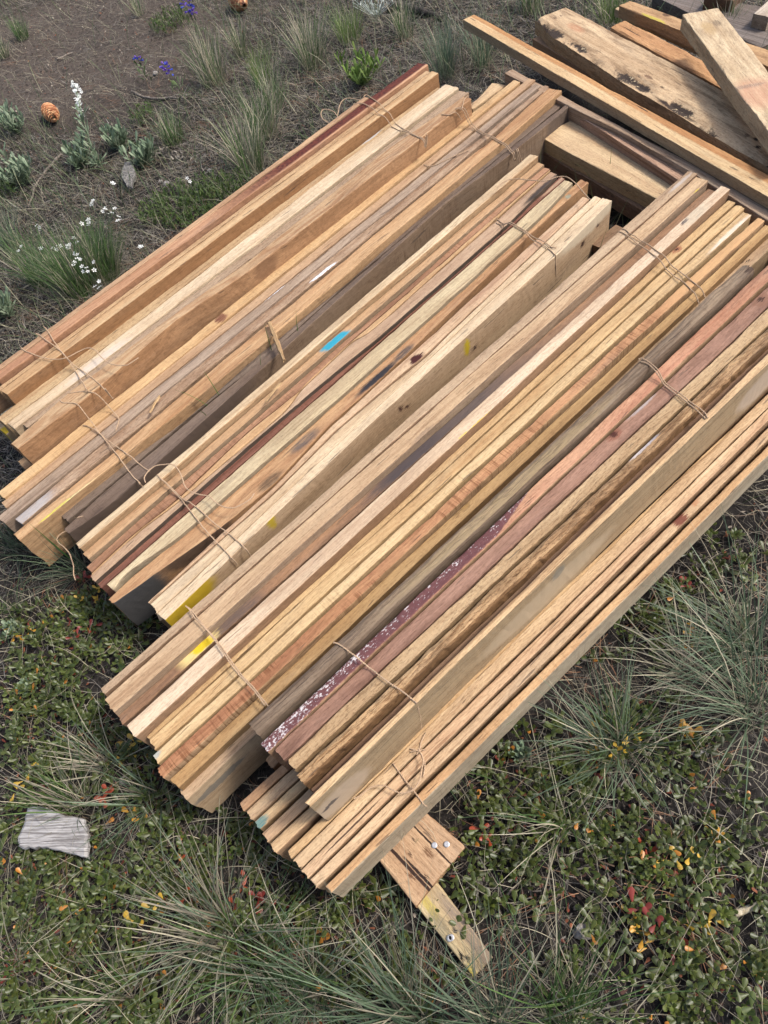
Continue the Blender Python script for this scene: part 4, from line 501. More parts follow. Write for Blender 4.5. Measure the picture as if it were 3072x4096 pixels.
for ti, (lab, strands) in enumerate(TWINE):
    parts = []
    for k, pts in strands:
        pts = [list(p) for p in pts]
        C = catmull(pts, .0022)
        z = C[:, 2].copy(); drop = np.zeros(len(C), bool)
        if k < 90:
            zk = pts[k][2]; kk = np.argmin(np.linalg.norm(C-np.array(pts[k]), axis=1)); drop[kk:] = True
        tp = np.array([top_at(c[0], c[1], .001) for c in C])
        loose = ti in (4,) or k == 99 and len(pts) > 11
        w_ = 14
        hull = np.array([tp[max(0, j-w_):j+w_+1].max() for j in range(len(C))])
        ker = np.hanning(21); ker /= ker.sum(); hull = np.convolve(np.pad(hull, 10, mode='edge'), ker, 'valid')
        want = np.where(hull > .05, hull+.0022, z)
        if loose: want = np.maximum(z, np.where(tp > .05, tp+.0022, .0))
        C[:, 2] = np.where(drop, z, want)
        C[:, 2] = np.maximum(C[:, 2], np.where(drop, 0, tp+.0019))
        if len(C) > 30:
            zz = np.convolve(np.pad(C[:, 2], 4, mode='edge'), np.hanning(11)[1:-1]/np.hanning(11).sum(), 'valid'); C[:, 2] = zz
        C += np.stack([wob(np.arange(len(C))*.0022, ti*9+k+q, .0004, 40) for q in range(3)], 1)
        s = np.arange(len(C))*.0022*2*np.pi/.011
        T = np.gradient(C, axis=0); T /= np.linalg.norm(T, axis=1)[:, None]+1e-9
        u = np.cross(T, (0.31, .17, .93)); u /= np.linalg.norm(u, axis=1)[:, None]; v = np.cross(T, u)
        for ph in (0, np.pi):
            D = C+.00075*(u*np.cos(s+ph)[:, None]+v*np.sin(s+ph)[:, None])
            V, F = tube(D, .00098); parts.append((V, F, np.zeros((len(V), 3))))
        nf = int(len(C)*.35)    # loose fibres
        jj = rs.randint(0, len(C), nf); d = rs.randn(nf, 3); d /= np.linalg.norm(d, axis=1)[:, None]; e = d+rs.randn(nf, 3)*.5
        ln = rs.uniform(.002, .006, nf)[:, None]; p0 = C[jj]; p1 = p0+d*ln; wv_ = rs.randn(nf, 3)*.00012
        V = np.stack([p0-wv_, p0+wv_, p1+wv_+e*ln*.3, p1-wv_+e*ln*.3], 1).reshape(-1, 3)
        parts.append((V, np.arange(nf*4).reshape(nf, 4), np.zeros((nf*4, 3))))
    V, F, C_ = join(parts)
    o0 = V.mean(0); ob = obj('twine', mesh('twine', V-o0, F, None, True), m_tw, None, lab, 'twine', 'twine ties', loc=tuple(o0))

# ------------------------------------------------------------ ground
def gnd(x, y):
    return (.010*np.sin(x*2.3+1)*np.cos(y*1.9)+.006*np.sin(x*7.1+y*3.)+.004*np.sin(y*11.3-x*5.7+2)+.0025*np.sin(x*31)*np.sin(y*27)-.012)
def smap(n, lo, hi, c):
    s = np.linspace(-1, 1, n); return c+(hi-lo)/2*s*(1+14*np.abs(s)**9)
gx = smap(420, -3.4, 2.6, -.4); gy = smap(420, -1., 6., 2.4)
GX, GY = np.meshgrid(gx, gy); GZ = gnd(GX, GY)+rs.randn(*GX.shape)*.0012
idx = np.arange(GX.size).reshape(GX.shape)
F = np.stack([idx[:-1, :-1], idx[:-1, 1:], idx[1:, 1:], idx[1:, :-1]], -1).reshape(-1, 4)
m_g, t, b = new_mat('soil')
P = t.n.new('ShaderNodeTexCoord').outputs['Object']
n1 = t.noise(P, 2.2, 4.); n2 = t.noise(P, 60., 5., .7); n3 = t.noise(P, 260., 3., .7)
c = t.mix(t.step(n1, .4, .6), lin((34, 30, 28)), lin((54, 49, 45)))
far = t.step(t.vec('LENGTH', t.vec('SUBTRACT', P, (-1.9, 4.4, 0.))), 1.5, .7)
c = t.mix(far, c, lin((92, 80, 70)))
c = t.mix(t.step(n2, .45, .65), c, t.mix(1., c, (.35, .33, .32, 1), 'MULTIPLY'))
c = t.mix(t.step(n3, .62, .70), c, lin((118, 108, 98)))
t.l.new(c, b.inputs['Base Color']); b.inputs['Roughness'].default_value = .95
bp = t.n.new('ShaderNodeBump'); bp.inputs['Strength'].default_value = .9; bp.inputs['Distance'].default_value = .006
t.l.new(t.math('ADD', n2, t.math('MULTIPLY', n3, .5)), bp.inputs['Height']); t.l.new(bp.outputs[0], b.inputs['Normal'])
obj('ground', mesh('ground', np.stack([GX, GY, GZ], -1).reshape(-1, 3), F, None, True), m_g, kind='structure')

# material reading the per-blade colour
def col_mat(name, rough=.6, trans=0., spec=.3):
    m, t, b = new_mat(name); a = t.n.new('ShaderNodeAttribute'); a.attribute_name = 'Col'
    t.l.new(a.outputs['Color'], b.inputs['Base Color']); b.inputs['Roughness'].default_value = rough; b.inputs['Specular IOR Level'].default_value = spec
    if trans:
        tr = t.n.new('ShaderNodeBsdfTranslucent'); t.l.new(a.outputs['Color'], tr.inputs[0]); mx = t.n.new('ShaderNodeMixShader'); mx.inputs[0].default_value = trans
        out = t.n['Material Output']; t.l.new(b.outputs[0], mx.inputs[1]); t.l.new(tr.outputs[0], mx.inputs[2]); t.l.new(mx.outputs[0], out.inputs[0])
    return m
m_grass = col_mat('grass_blade', .55, .25); m_lit = col_mat('dry_litter', .85); m_leaf = col_mat('leathery_leaf', .42, .12, .45); m_matte = col_mat('matte_plant', .8, .15)
m_petal = col_mat('petal', .6, .3)

def ribbons(base, az, L, th0, curv, wid, K=5, colA=None, colB=None, zmin=None, twist=None, sway=None):
    n = len(base); s = np.linspace(0, 1, K+1)
    th = th0[:, None]+curv[:, None]*s[None]**1.3
    ds = L[:, None]/K
    azs = az[:, None]+(sway[:, None]*s[None] if sway is not None else 0*s[None])
    dh = np.sin(th)*ds; dz = np.cos(th)*ds
    hx = np.cumsum(np.concatenate([np.zeros((n, 1)), (dh*np.cos(azs))[:, 1:]], 1), 1); hy = np.cumsum(np.concatenate([np.zeros((n, 1)), (dh*np.sin(azs))[:, 1:]], 1), 1)
    hz = np.cumsum(np.concatenate([np.zeros((n, 1)), dz[:, 1:]], 1), 1)
    C = np.stack([base[:, :1]+hx, base[:, 1:2]+hy, base[:, 2:3]+hz], -1)
    if zmin is not None: C[..., 2] = np.maximum(C[..., 2], zmin[:, None]+.002*s[None])
    tw = (az+np.pi/2+(twist if twist is not None else 0))[:, None]
    wp = (wid[:, None]*np.minimum(1, (1.02-s[None])*2.2)*.5)
    wx = np.cos(tw)*wp; wy = np.sin(tw)*wp
    Wd = np.stack([wx, wy, wx*.25], -1)
    V = np.stack([C-Wd, C+Wd], 2)        # n,K+1,2,3
    idx = np.arange(n*(K+1)*2).reshape(n, K+1, 2)
    F = np.stack([idx[:, :-1, 0], idx[:, :-1, 1], idx[:, 1:, 1], idx[:, 1:, 0]], -1).reshape(-1, 4)
    cc = colA[:, None, None]*(1-s[None, :, None, None])+colB[:, None, None]*s[None, :, None, None]
    cc = np.broadcast_to(cc, (n, K+1, 2, 3))
    return V.reshape(-1, 3), F, cc.reshape(-1, 3)
def L3(*c): return np.array([lin(x, .9, .95)[:3] for x in c])
PAL = {'green': L3((64, 96, 38), (80, 110, 50), (96, 122, 62), (52, 80, 32)), 'bluish': L3((104, 124, 92), (88, 110, 80), (120, 136, 108), (78, 100, 70)),
       'bright': L3((104, 128, 56), (88, 116, 48), (120, 140, 72)), 'straw': L3((178, 168, 138), (150, 144, 118), (194, 184, 156), (112, 124, 92))}
STRAW = L3((186, 176, 148), (164, 152, 128), (150, 142, 122), (200, 190, 160))
def pick(p, n): return p[rs.randint(0, len(p), n)]*rs.uniform(.6, 1.05, (n, 1))
def tuft_mesh(n, L, spread, lean, kind, rad=None):
    rad = rad or .012+.035*min(1, n/200)
    a = rs.rand(n)*6.283; r = np.sqrt(rs.rand(n))*rad
    base = np.stack([r*np.cos(a), r*np.sin(a), np.zeros(n)-.004], 1)
    ll = np.hypot(*lean); ld = np.array(lean)/(ll+1e-6); k = min(1., ll/.22)
    d = rs.randn(n, 2)*.62+ld*k*1.15+base[:, :2]/rad*.5; az = np.arctan2(d[:, 1], d[:, 0]); dm = np.minimum(1.5, np.hypot(d[:, 0], d[:, 1]))
    LL = L*rs.uniform(.45, 1.1, n)
    th0 = spread*dm*rs.uniform(.25, .8, n); curv = spread*dm*rs.uniform(.5, 1.35, n)
    th0 = np.minimum(th0, 1.25); curv = np.minimum(curv, 1.75-th0)
    wid = rs.uniform(.0011, .0024, n)
    if kind == 'mix': pa = np.where((rs.rand(n) < .5)[:, None], pick(PAL['green'], n), pick(STRAW, n))
    elif kind == 'straw': pa = np.where((rs.rand(n) < .3)[:, None], pick(PAL['bluish'], n), pick(STRAW, n)*.8)
    else: pa = np.where((rs.rand(n) < .84)[:, None], pick(PAL[kind], n), pick(STRAW, n)*.9)
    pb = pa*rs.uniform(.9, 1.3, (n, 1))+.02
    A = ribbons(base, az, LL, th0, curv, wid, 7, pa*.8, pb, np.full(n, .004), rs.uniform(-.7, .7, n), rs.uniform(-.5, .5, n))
    # dead, flattened blades around the foot
    q = n//2; a = rs.rand(q)*6.283; az = np.where(rs.rand(q) < .5, a, np.arctan2(lean[1], lean[0])+rs.randn(q)*.7)
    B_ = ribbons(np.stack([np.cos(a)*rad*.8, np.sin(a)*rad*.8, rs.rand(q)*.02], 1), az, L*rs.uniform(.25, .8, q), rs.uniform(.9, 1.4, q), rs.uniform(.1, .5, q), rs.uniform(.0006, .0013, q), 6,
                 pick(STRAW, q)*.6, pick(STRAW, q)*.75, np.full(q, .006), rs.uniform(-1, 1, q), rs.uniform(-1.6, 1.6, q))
    V, F, C = join([A, B_]); return mesh('grass_tuft', V, F, C)
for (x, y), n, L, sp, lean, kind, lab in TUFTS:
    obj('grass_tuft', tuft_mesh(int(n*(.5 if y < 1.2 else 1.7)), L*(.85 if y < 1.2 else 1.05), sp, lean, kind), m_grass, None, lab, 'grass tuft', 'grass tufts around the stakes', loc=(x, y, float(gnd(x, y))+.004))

# ------------------------------------------------------------ region helpers
HULLS = []
for org, ang, L, H, up_, dn in TOPS:
    HULLS.append((org[0], org[1], math.cos(ang), math.sin(ang), L, min(a for _, a in dn), max(a for _, a in up_), org[2]-H))
def covered(x, y, pad=0.):
    m_ = np.zeros(len(x), bool)
    for ox, oy, ca, sa, L, y0, y1, zb in HULLS:
        lx = (x-ox)*ca+(y-oy)*sa; ly = -(x-ox)*sa+(y-oy)*ca
        m_ |= (lx > .04-pad) & (lx < L-.04+pad) & (ly > y0-pad) & (ly < y1+pad)
    return m_
def region(n, far=.16):
    out = []
    while sum(len(a) for a in out) < n:
        y = rs.uniform(-.35, 6., n*2)**1.; x = rs.uniform(-3.6, 2.6, n*2)
        # rough outline of what the camera and its neighbours can see
        ok = (x > -1.25-.42*y) & (x < .75+.36*y)
        keep = rs.rand(n*2) < 1/(1+far*np.maximum(y, 0)**1.6)
        x, y = x[ok & keep], y[ok & keep]; c_ = covered(x, y)
        out.append(np.stack([x[~c_], y[~c_]], 1))
    return np.concatenate(out)[:n]
def inblobs(p, bl, grow=1.):
    m_ = np.zeros(len(p), bool)
    for x, y, r in bl: m_ |= (p[:, 0]-x)**2+(p[:, 1]-y)**2 < (r*grow)**2
    return m_

# ------------------------------------------------------------ dry litter
LITTER = L3((156, 148, 138), (140, 132, 122), (116, 108, 98), (176, 168, 154), (92, 84, 76), (136, 112, 90), (70, 62, 56))
n = 190000
p = region(n, .03); p = p[(p[:, 1] > 1.15+.35*np.sin(p[:, 0]*5)) | (rs.rand(n) < .36)]; bare = inblobs(p, BARE, 1.05); p = p[~(bare & (rs.rand(len(p)) < .93))]; n = len(p)
fld = np.sin(p[:, 0]*9+p[:, 1]*4)*2+np.sin(p[:, 1]*13-p[:, 0]*6)*2
az = fld+rs.randn(n)*1.1; L = rs.gamma(4., .0105, n)+.008
z0 = gnd(p[:, 0], p[:, 1])+rs.uniform(.001, .016, n)
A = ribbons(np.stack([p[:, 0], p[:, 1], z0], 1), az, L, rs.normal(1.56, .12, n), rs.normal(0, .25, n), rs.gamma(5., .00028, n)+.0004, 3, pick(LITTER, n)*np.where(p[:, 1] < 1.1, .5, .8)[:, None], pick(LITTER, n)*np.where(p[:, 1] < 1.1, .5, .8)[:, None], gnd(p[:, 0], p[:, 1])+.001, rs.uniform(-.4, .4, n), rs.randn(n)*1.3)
n = 3200    # pine needles in loose fans
p = region(400); p = np.repeat(p, 8, 0)[:n]+rs.randn(n, 2)*.02; a0 = np.repeat(rs.rand(400)*6.28, 8)[:n]
PN = L3((140, 100, 72), (126, 90, 66), (156, 122, 94), (100, 72, 54))
B_ = ribbons(np.stack([p[:, 0], p[:, 1], gnd(p[:, 0], p[:, 1])+rs.uniform(.008, .022, n)], 1), a0+rs.randn(n)*.3, rs.uniform(.05, .12, n), rs.normal(1.55, .06, n), rs.normal(0, .1, n), rs.uniform(.0009, .0014, n), 3, pick(PN, n), pick(PN, n), gnd(p[:, 0], p[:, 1])+.003, None, rs.randn(n)*.25)
n = 16000    # long wispy dead blades on top
p = region(n, .05)
C_ = ribbons(np.stack([p[:, 0], p[:, 1], gnd(p[:, 0], p[:, 1])+rs.uniform(.004, .012, n)], 1), rs.rand(n)*6.28, rs.uniform(.06, .2, n), rs.uniform(1.0, 1.5, n), rs.uniform(.1, .6, n), rs.uniform(.0007, .0013, n), 7, pick(STRAW, n)*.8, pick(STRAW, n)*.9, gnd(p[:, 0], p[:, 1])+.003, rs.uniform(-.5, .5, n), rs.randn(n)*2.2)
V, F, C = join([A, B_, C_])
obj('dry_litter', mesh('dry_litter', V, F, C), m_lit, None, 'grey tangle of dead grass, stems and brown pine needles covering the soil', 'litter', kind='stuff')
n = 9000    # bits of leaf and bark
p = region(n); a = rs.rand(n)*6.28; s = rs.uniform(.002, .0065, n); s2 = s*rs.uniform(.3, .6, n)
z = gnd(p[:, 0], p[:, 1])+rs.uniform(.002, .012, n); tl = rs.randn(n, 2)*.4
u = np.stack([np.cos(a)*s, np.sin(a)*s, tl[:, 0]*s], 1); v = np.stack([-np.sin(a)*s2, np.cos(a)*s2, tl[:, 1]*s2], 1); c0 = np.stack([p[:, 0], p[:, 1], z], 1)
V = np.stack([c0-u, c0-u*.3+v, c0+u*.6+v*.8, c0+u, c0+u*.3-v, c0-u*.6-v*.9], 1).reshape(-1, 3)
FL = L3((96, 60, 44), (70, 52, 44), (120, 104, 92), (52, 40, 36), (130, 76, 52), (150, 138, 124)); cc = np.repeat(pick(FL, n), 6, 0)
obj('leaf_litter', mesh('leaf_litter', V, np.arange(n*6).reshape(n, 6), cc), m_lit, None, 'small dark and reddish bits of dead leaf and bark scattered over the soil', 'litter', kind='stuff')
n = 2600    # grit
p = region(n); q = inblobs(p, BARE, 1.2) | (rs.rand(n) < .3); p = p[q]; n = len(p)
th = np.array([[1, 0, 0], [-1, 0, 0], [0, 1, 0], [0, -1, 0], [0, 0, 1], [0, 0, -1.]]); s = rs.gamma(2, .0011, n)+.0008
V = (np.stack([p[:, 0], p[:, 1], gnd(p[:, 0], p[:, 1])+.002], 1)[:, None]+th[None]*s[:, None, None]*rs.uniform(.6, 1.3, (n, 6, 1))).reshape(-1, 3)
f8 = np.array([[0, 2, 4], [2, 1, 4], [1, 3, 4], [3, 0, 4], [2, 0, 5], [1, 2, 5], [3, 1, 5], [0, 3, 5]])
obj('gravel', mesh('gravel', V, (np.arange(n)[:, None, None]*6+f8[None]).reshape(-1, 3), np.repeat(pick(L3((150, 138, 124), (190, 176, 156), (110, 100, 92)), n), 6, 0)), m_lit, None, 'fine pale grit lying on the bare soil', 'gravel', kind='stuff')
# sparse short green blades everywhere
n = 15000; p = region(n, .02); p = p[(p[:, 1] > 1.2) | (rs.rand(n) < .3)]; p = p[(~inblobs(p, BARE, 1.)) | (rs.rand(len(p)) < .12)]; n = len(p); up_left = (p[:, 1] > 1.4)*1.
A = ribbons(np.stack([p[:, 0], p[:, 1], gnd(p[:, 0], p[:, 1])], 1), rs.rand(n)*6.28, rs.uniform(.03, .10, n)*(1+1.1*up_left), rs.uniform(.1, .8, n), rs.uniform(.1, .9, n), rs.uniform(.001, .0019, n)*(1+.4*up_left), 5, np.where((rs.rand(n) < .45*up_left+.1)[:, None], pick(STRAW, n)*.8, pick(PAL['bluish'], n)*.8), pick(PAL['green'], n), gnd(p[:, 0], p[:, 1])+.003, rs.uniform(-.7, .7, n), rs.randn(n)*.5)
obj('sparse_grass', mesh('sparse_grass', *A), m_grass, None, 'thin scattered green grass blades growing through the dead litter', 'grass', kind='stuff')

# ------------------------------------------------------------ leathery ground cover
def leaves(base, az, th, L, W, cup, base_c, rim_c, rows=((0, .10), (.22, .34), (.45, .66), (.68, .98), (.86, .92), (.96, .55), (1., .12))):
    n = len(base); R_ = len(rows); tt = np.array([r[0] for r in rows]); ww = np.array([r[1] for r in rows]); cs = np.array([-1, -.84, 0, .84, 1])
    dirh = np.stack([np.cos(az), np.sin(az), 0*az], 1); side = np.stack([-np.sin(az), np.cos(az), 0*az], 1)
    d = dirh*np.sin(th)[:, None]+np.array([0, 0, 1])*np.cos(th)[:, None]; nn = np.cross(d, side)*-1
    bend = (tt**2)[None]*cup[:, None]
    C = base[:, None]+d[:, None]*(tt[None, :, None]*L[:, None, None])-nn[:, None]*(bend*L[:, None])[..., None]*-.35
    off = ww[None, :, None]*cs[None, None]*(W*.5)[:, None, None]
    lift = (np.abs(cs)**1.5)[None, None]*ww[None, :, None]*(W*.16)[:, None, None]
    V = C[:, :, None]+side[:, None, None]*off[..., None]+nn[:, None, None]*lift[..., None]
    idx = np.arange(n*R_*5).reshape(n, R_, 5)
    F = np.stack([idx[:, :-1, :-1], idx[:, :-1, 1:], idx[:, 1:, 1:], idx[:, 1:, :-1]], -1).reshape(-1, 4)
    rim = np.zeros((R_, 5)); rim[:, 0] = rim[:, 4] = 1; rim[-1, :] = 1; rim[:, 2] = .18
    cc = base_c[:, None, None]*(1-rim[None, ..., None])+rim_c[:, None, None]*rim[None, ..., None]
    return V.reshape(-1, 3), F, cc.reshape(-1, 3)
def rosettes(cent, sz, pal, rimpal, odd=.045, nl=15, wl=.45):
    B, A, T, LL, CC, RC, CU = [], [], [], [], [], [], []
    for (x, y), s in zip(cent, sz):
        z = float(gnd(x, y))+.004+rs.rand()*.022; k = rs.randint(nl-4, nl+3); a0 = rs.rand()*6.28; lean = rs.randn(2)*.004
        r_ = rs.rand(); oddc = None
        if r_ < odd: oddc = L3((176, 128, 34), (150, 62, 34), (120, 44, 34), (186, 150, 50))[rs.randint(4)]
        rc = pal[rs.randint(len(pal))]*rs.uniform(.7, 1.25)
        for j in range(k):
            f = (j+.5)/k; B.append((x+lean[0]*j, y+lean[1]*j, z+.010*(1-f)))
            A.append(a0+j*2.4+rs.randn()*.15); T.append(.42+f*1.05+rs.randn()*.1); LL.append(s*(.62+.5*f)*rs.uniform(.85, 1.1))
            c = rc*rs.uniform(.85, 1.15)*(1.15-.25*f); rcc = rimpal[rs.randint(len(rimpal))]*rs.uniform(.8, 1.1)
            if oddc is not None and f > .35 and rs.rand() < .75 or rs.rand() < .012: c = (oddc if oddc is not None else L3((168, 110, 40))[0])*rs.uniform(.8, 1.2); rcc = c*1.1
            CC.append(c); RC.append(rcc); CU.append(rs.uniform(-.3, .6))
    return leaves(np.array(B), np.array(A), np.array(T), np.array(LL), np.array(LL)*wl, np.array(CU), np.array(CC), np.array(RC))
def scatter(blobs, dens, mind, fill=.0):
    pts = []
    cell = {}
    def ok(x, y):
        cx, cy = int(x//mind), int(y//mind)
        for i in (-1, 0, 1):
            for j in (-1, 0, 1):
                for q in cell.get((cx+i, cy+j), ()):
                    if (q[0]-x)**2+(q[1]-y)**2 < mind*mind: return False
        cell.setdefault((cx, cy), []).append((x, y)); return True
    for x, y, r in blobs:
        for _ in range(int(dens*math.pi*r*r*2.)+1):
            a = rs.rand()*6.28; q = r*1.12*math.sqrt(rs.rand()); X, Y = x+q*math.cos(a), y+q*math.sin(a)
            if ok(X, Y): pts.append((X, Y))
    pts = np.array(pts); return pts[~covered(pts[:, 0], pts[:, 1], .015)]
more = []
for _ in range(46):     # the same cover carries on beyond the frame
    x, y = rs.uniform(-1.9, 1.9), rs.uniform(-.7, 2.)
    if (x < -1.0-.42*y-.1) or (x > .55+.31*y+.1) or y < -.16: more.append((x, y, rs.uniform(.05, .12)))
KP = scatter([(x, y, r*1.12) for x, y, r in KINNIKINNICK+more], 2200, .0195)
GR = L3((58, 76, 28), (68, 86, 32), (46, 62, 24), (80, 94, 34), (64, 76, 30))*.62; RIM = L3((138, 146, 62), (120, 130, 56), (152, 152, 74))*.8
V, F, C = rosettes(KP, rs.uniform(.0165, .0235, len(KP)), GR, RIM)
obj('ground_cover', mesh('ground_cover', V, F, C, True), m_leaf, None, 'low leathery green ground cover with yellow rimmed leaf rosettes and a few red or yellow leaves', 'ground cover', kind='stuff')
# woody stems and dead red leaves below
n = 1500; j = rs.randint(0, len(KP), n); bp_ = KP[j]+rs.randn(n, 2)*.03; a = rs.rand(n)*6.28
RD = L3((120, 56, 40), (96, 50, 38), (140, 84, 58), (70, 44, 36)); lc = pick(RD, n)
V, F, C = leaves(np.stack([bp_[:, 0], bp_[:, 1], gnd(bp_[:, 0], bp_[:, 1])+rs.uniform(.003, .016, n)], 1), a, rs.uniform(1.2, 1.8, n), rs.uniform(.009, .016, n), rs.uniform(.004, .0065, n), rs.uniform(-.5, .5, n), lc, lc*1.2)
obj('dead_leaves', mesh('dead_leaves', V, F, C, True), m_matte, None, 'reddish brown dead leaves lying under the leathery ground cover', 'litter', kind='stuff')
# fine bright greens at the edge of the first bundle
GP = scatter(GREENS, 1500, .015)
n = len(GP)*16; j = np.repeat(np.arange(len(GP)), 16)
q = GP[j]+rs.randn(n, 2)*.003; lc = pick(L3((80, 106, 44), (64, 88, 38), (98, 120, 54)), n)*.85
V, F, C = leaves(np.stack([q[:, 0], q[:, 1], gnd(q[:, 0], q[:, 1])+rs.uniform(.004, .05, n)], 1), rs.rand(n)*6.28, rs.uniform(.2, 1.3, n), rs.uniform(.012, .026, n), rs.uniform(.0028, .0045, n), rs.uniform(-.4, .4, n), lc, lc*1.1)
obj('fine_leaved_plants', mesh('fine_leaved_plants', V, F, C, True), m_grass, None, 'patches of short bright green fine leaved plants beside the first bundle', 'plants', kind='stuff')

# ------------------------------------------------------------ single plants
def bushy(n, r, h, L, W, pal, kind='sage', stems=8):
    a = rs.rand(stems)*6.28; parts = []
    B, A, T, LL = [], [], [], []
    k = n//stems
    for s_ in range(stems):
        tipx, tipy, tz = math.cos(a[s_])*r*rs.uniform(.3, 1), math.sin(a[s_])*r*rs.uniform(.3, 1), h*rs.uniform(.5, 1)
        for j in range(k):
            f = (j+1)/k; B.append((tipx*f, tipy*f, tz*f)); A.append(j*2.4+rs.randn()*.3); T.append(rs.uniform(.5, 1.2)*(1.15-.6*f)); LL.append(L*rs.uniform(.6, 1.1))
        V, F = tube(np.array([(tipx*f, tipy*f, tz*f-.004) for f in (0, .35, .7, 1)]), .0012, 4); parts.append((V, F, np.tile(pal[0]*.8, (len(V), 1))))
    n = len(B); c = pick(pal, n)
    parts.append(leaves(np.array(B), np.array(A), np.array(T), np.array(LL), np.array(LL)*W, rs.uniform(-.3, .4, n), c, c*1.15))
    V, F, C = join(parts); return mesh('plant', V, F, C, True)
SG = L3((124, 142, 112), (112, 132, 104), (142, 156, 128)); SV = L3((196, 204, 196), (176, 186, 178), (216, 220, 212), (150, 164, 150))
sage_lab = ['greyish green leafy rosette at the foot of the tall white flower stalk', 'soft grey green plant above the grey bark chip', 'pale woolly rosette left of the pinecone',
            'grey green plant at the left edge beside the pinecone', 'grey green feathery plant at the left edge below the pinecone', 'leafy light green plant below the top grass tuft, beside the first bundle',
            'grey green leaves at the left edge below the white flowers', 'silvery green sprig at the left edge beside the leathery leaves', 'small pale sprig among the leathery leaves at the left edge', 'grey green trailing plant in the shade of the outermost stake']
for (x, y, r), lab in zip(SAGE, sage_lab):
    leafy = 'leafy light' in lab
    obj('leafy_plant', bushy(200 if r > .06 else 110, r*.75, r*.8, .05 if r > .05 else .026, .24, PAL['bright']*1.1 if leafy else SG, stems=10), m_matte, None, lab, 'plant', 'leafy plants', loc=(x, y, float(gnd(x, y))))
silv_lab = ['white silvery plant under the loose twine at the upper end of the blue marked bundle', 'silver white foliage between the blue marked and the yellow dabbed bundle', 'silver plant beside the green rosette behind the cream stakes',
            'silver sprig just below the end of the dark brown stake', 'silvery white bush at the top edge beside the dark branch', 'small silvery plant at the top edge left of the gnarled plank']
for (x, y, r), lab in zip(SILVER, silv_lab):
    obj('silver_plant', bushy(260, r*1.1, r*.8, .017, .22, SV, stems=22), m_matte, None, lab, 'plant', 'silver plants', loc=(x, y, float(gnd(x, y))))

def petals(c, nrm_az, tilt, R_, n=5, wf=.55):
    """flat star of petals facing (az,tilt)"""
    nn = np.array([math.sin(tilt)*math.cos(nrm_az), math.sin(tilt)*math.sin(nrm_az), math.cos(tilt)])
    u = np.cross(nn, (0, .1, 1)) if abs(nn[2]) < .9 else np.cross(nn, (1, 0, 0)); u /= np.linalg.norm(u); v = np.cross(nn, u); V = []
    a0 = rs.rand()*6
    for k in range(n):
        a = a0+k*6.283/n; d = u*math.cos(a)+v*math.sin(a); s = -u*math.sin(a)+v*math.cos(a)
        V += [c+d*R_*.1, c+d*R_*.6+s*R_*wf*.5+nn*R_*.1, c+d*R_+nn*R_*.18, c+d*R_*.6-s*R_*wf*.5+nn*R_*.1]
    return np.array(V), np.arange(4*n).reshape(n, 4)
WH = L3((240, 242, 236))[0]
wf = SPOT['wf']
clusters = [('small white starry flowers on thin stems, thickest cluster of the grass tuft', [0, 1, 2, 5, 6, 7, 8, 9, 10, 11]), ('white starry flower head close to the first bundle', [12, 13]), ('white starry flowers left of the green tuft', [3, 4, 15, 16]),
            ('loose spray of white starry flowers above the green tuft', [14, 17, 18]), ('white starry flowers at the left under the grey twig', [19, 20, 24]), ('single white starry flower above the tuft', [21]), ('lone white flower nearer the orange brown stake', [22]), ('white flower among the blades beside the stake', [23])]
for lab, ids in clusters:
    pts = [wf[i] for i in ids if i < len(wf)]
    if not pts: continue
    bx, by = np.mean([p[0] for p in pts]), np.mean([p[1] for p in pts])
    bx += .03; by += .0
    root = obj('white_flower_plant', None, None, None, lab, 'flower', 'small white flowers', loc=(bx, by, 0))
    parts = []; 
    for p in pts:
        tip = np.array([p[0]-bx, p[1]-by, .14]); b0 = np.array([tip[0]*.25+rs.randn()*.004, tip[1]*.25+rs.randn()*.004, -.01]); mid = (tip+b0)/2+np.array([0, 0, .03])
        V, F = tube(catmull([b0, mid, tip], .012), .0007, 4); parts.append((V, F, np.tile(PAL['bluish'][0]*.8, (len(V), 1))))
    V, F, C = join(parts); obj('stem', mesh('stem', V, F, C, True), m_grass, root)
    for p in pts:
        tip = np.array([p[0]-bx, p[1]-by, .14]); fp = []
        for _ in range(rs.randint(2, 5)):
            V, F = petals(tip+rs.randn(3)*.006, rs.rand()*6.28, rs.uniform(.0, .9), rs.uniform(.0075, .0098)); fp.append((V, F, np.tile(WH, (len(V), 1))))
        V, F, C = join(fp); obj('flower', mesh('flower', V, F, C), m_petal, root)
# tall white flower stalk
base = np.array([*SPOT['flower_w'][0], 0]); top = np.array([*SPOT['flw_top'][0], .22])
root = obj('white_flower_plant', None, None, None, 'tall stalk with a crowded white flower head beside the upright pinecone', 'flower', 'small white flowers', loc=tuple(base))
rel = top-base; st = catmull([np.zeros(3), rel*.5+np.array([0, 0, .02]), rel], .01)
V, F = tube(st, .0022, 6); obj('stem', mesh('stem', V, F, np.tile(PAL['bluish'][2], (len(V), 1)), True), m_matte, root)
B = []; A = []; T = []
for j in range(34):
    f = rs.uniform(.05, .62); B.append(st[int(f*len(st))]); A.append(rs.rand()*6.28); T.append(rs.uniform(.3, 1.))
for j in range(40): B.append(np.array([rs.randn()*.008, rs.randn()*.008, .002])); A.append(rs.rand()*6.28); T.append(rs.uniform(.4, 1.35))
n = len(B); LL = rs.uniform(.03, .06, n); c = pick(SG, n); V, F, C = leaves(np.array(B), np.array(A), np.array(T), LL, LL*.17, rs.uniform(-.2, .4, n), c, c*1.1); obj('leaves', mesh('leaves', V, F, C, True), m_matte, root)
parts = []
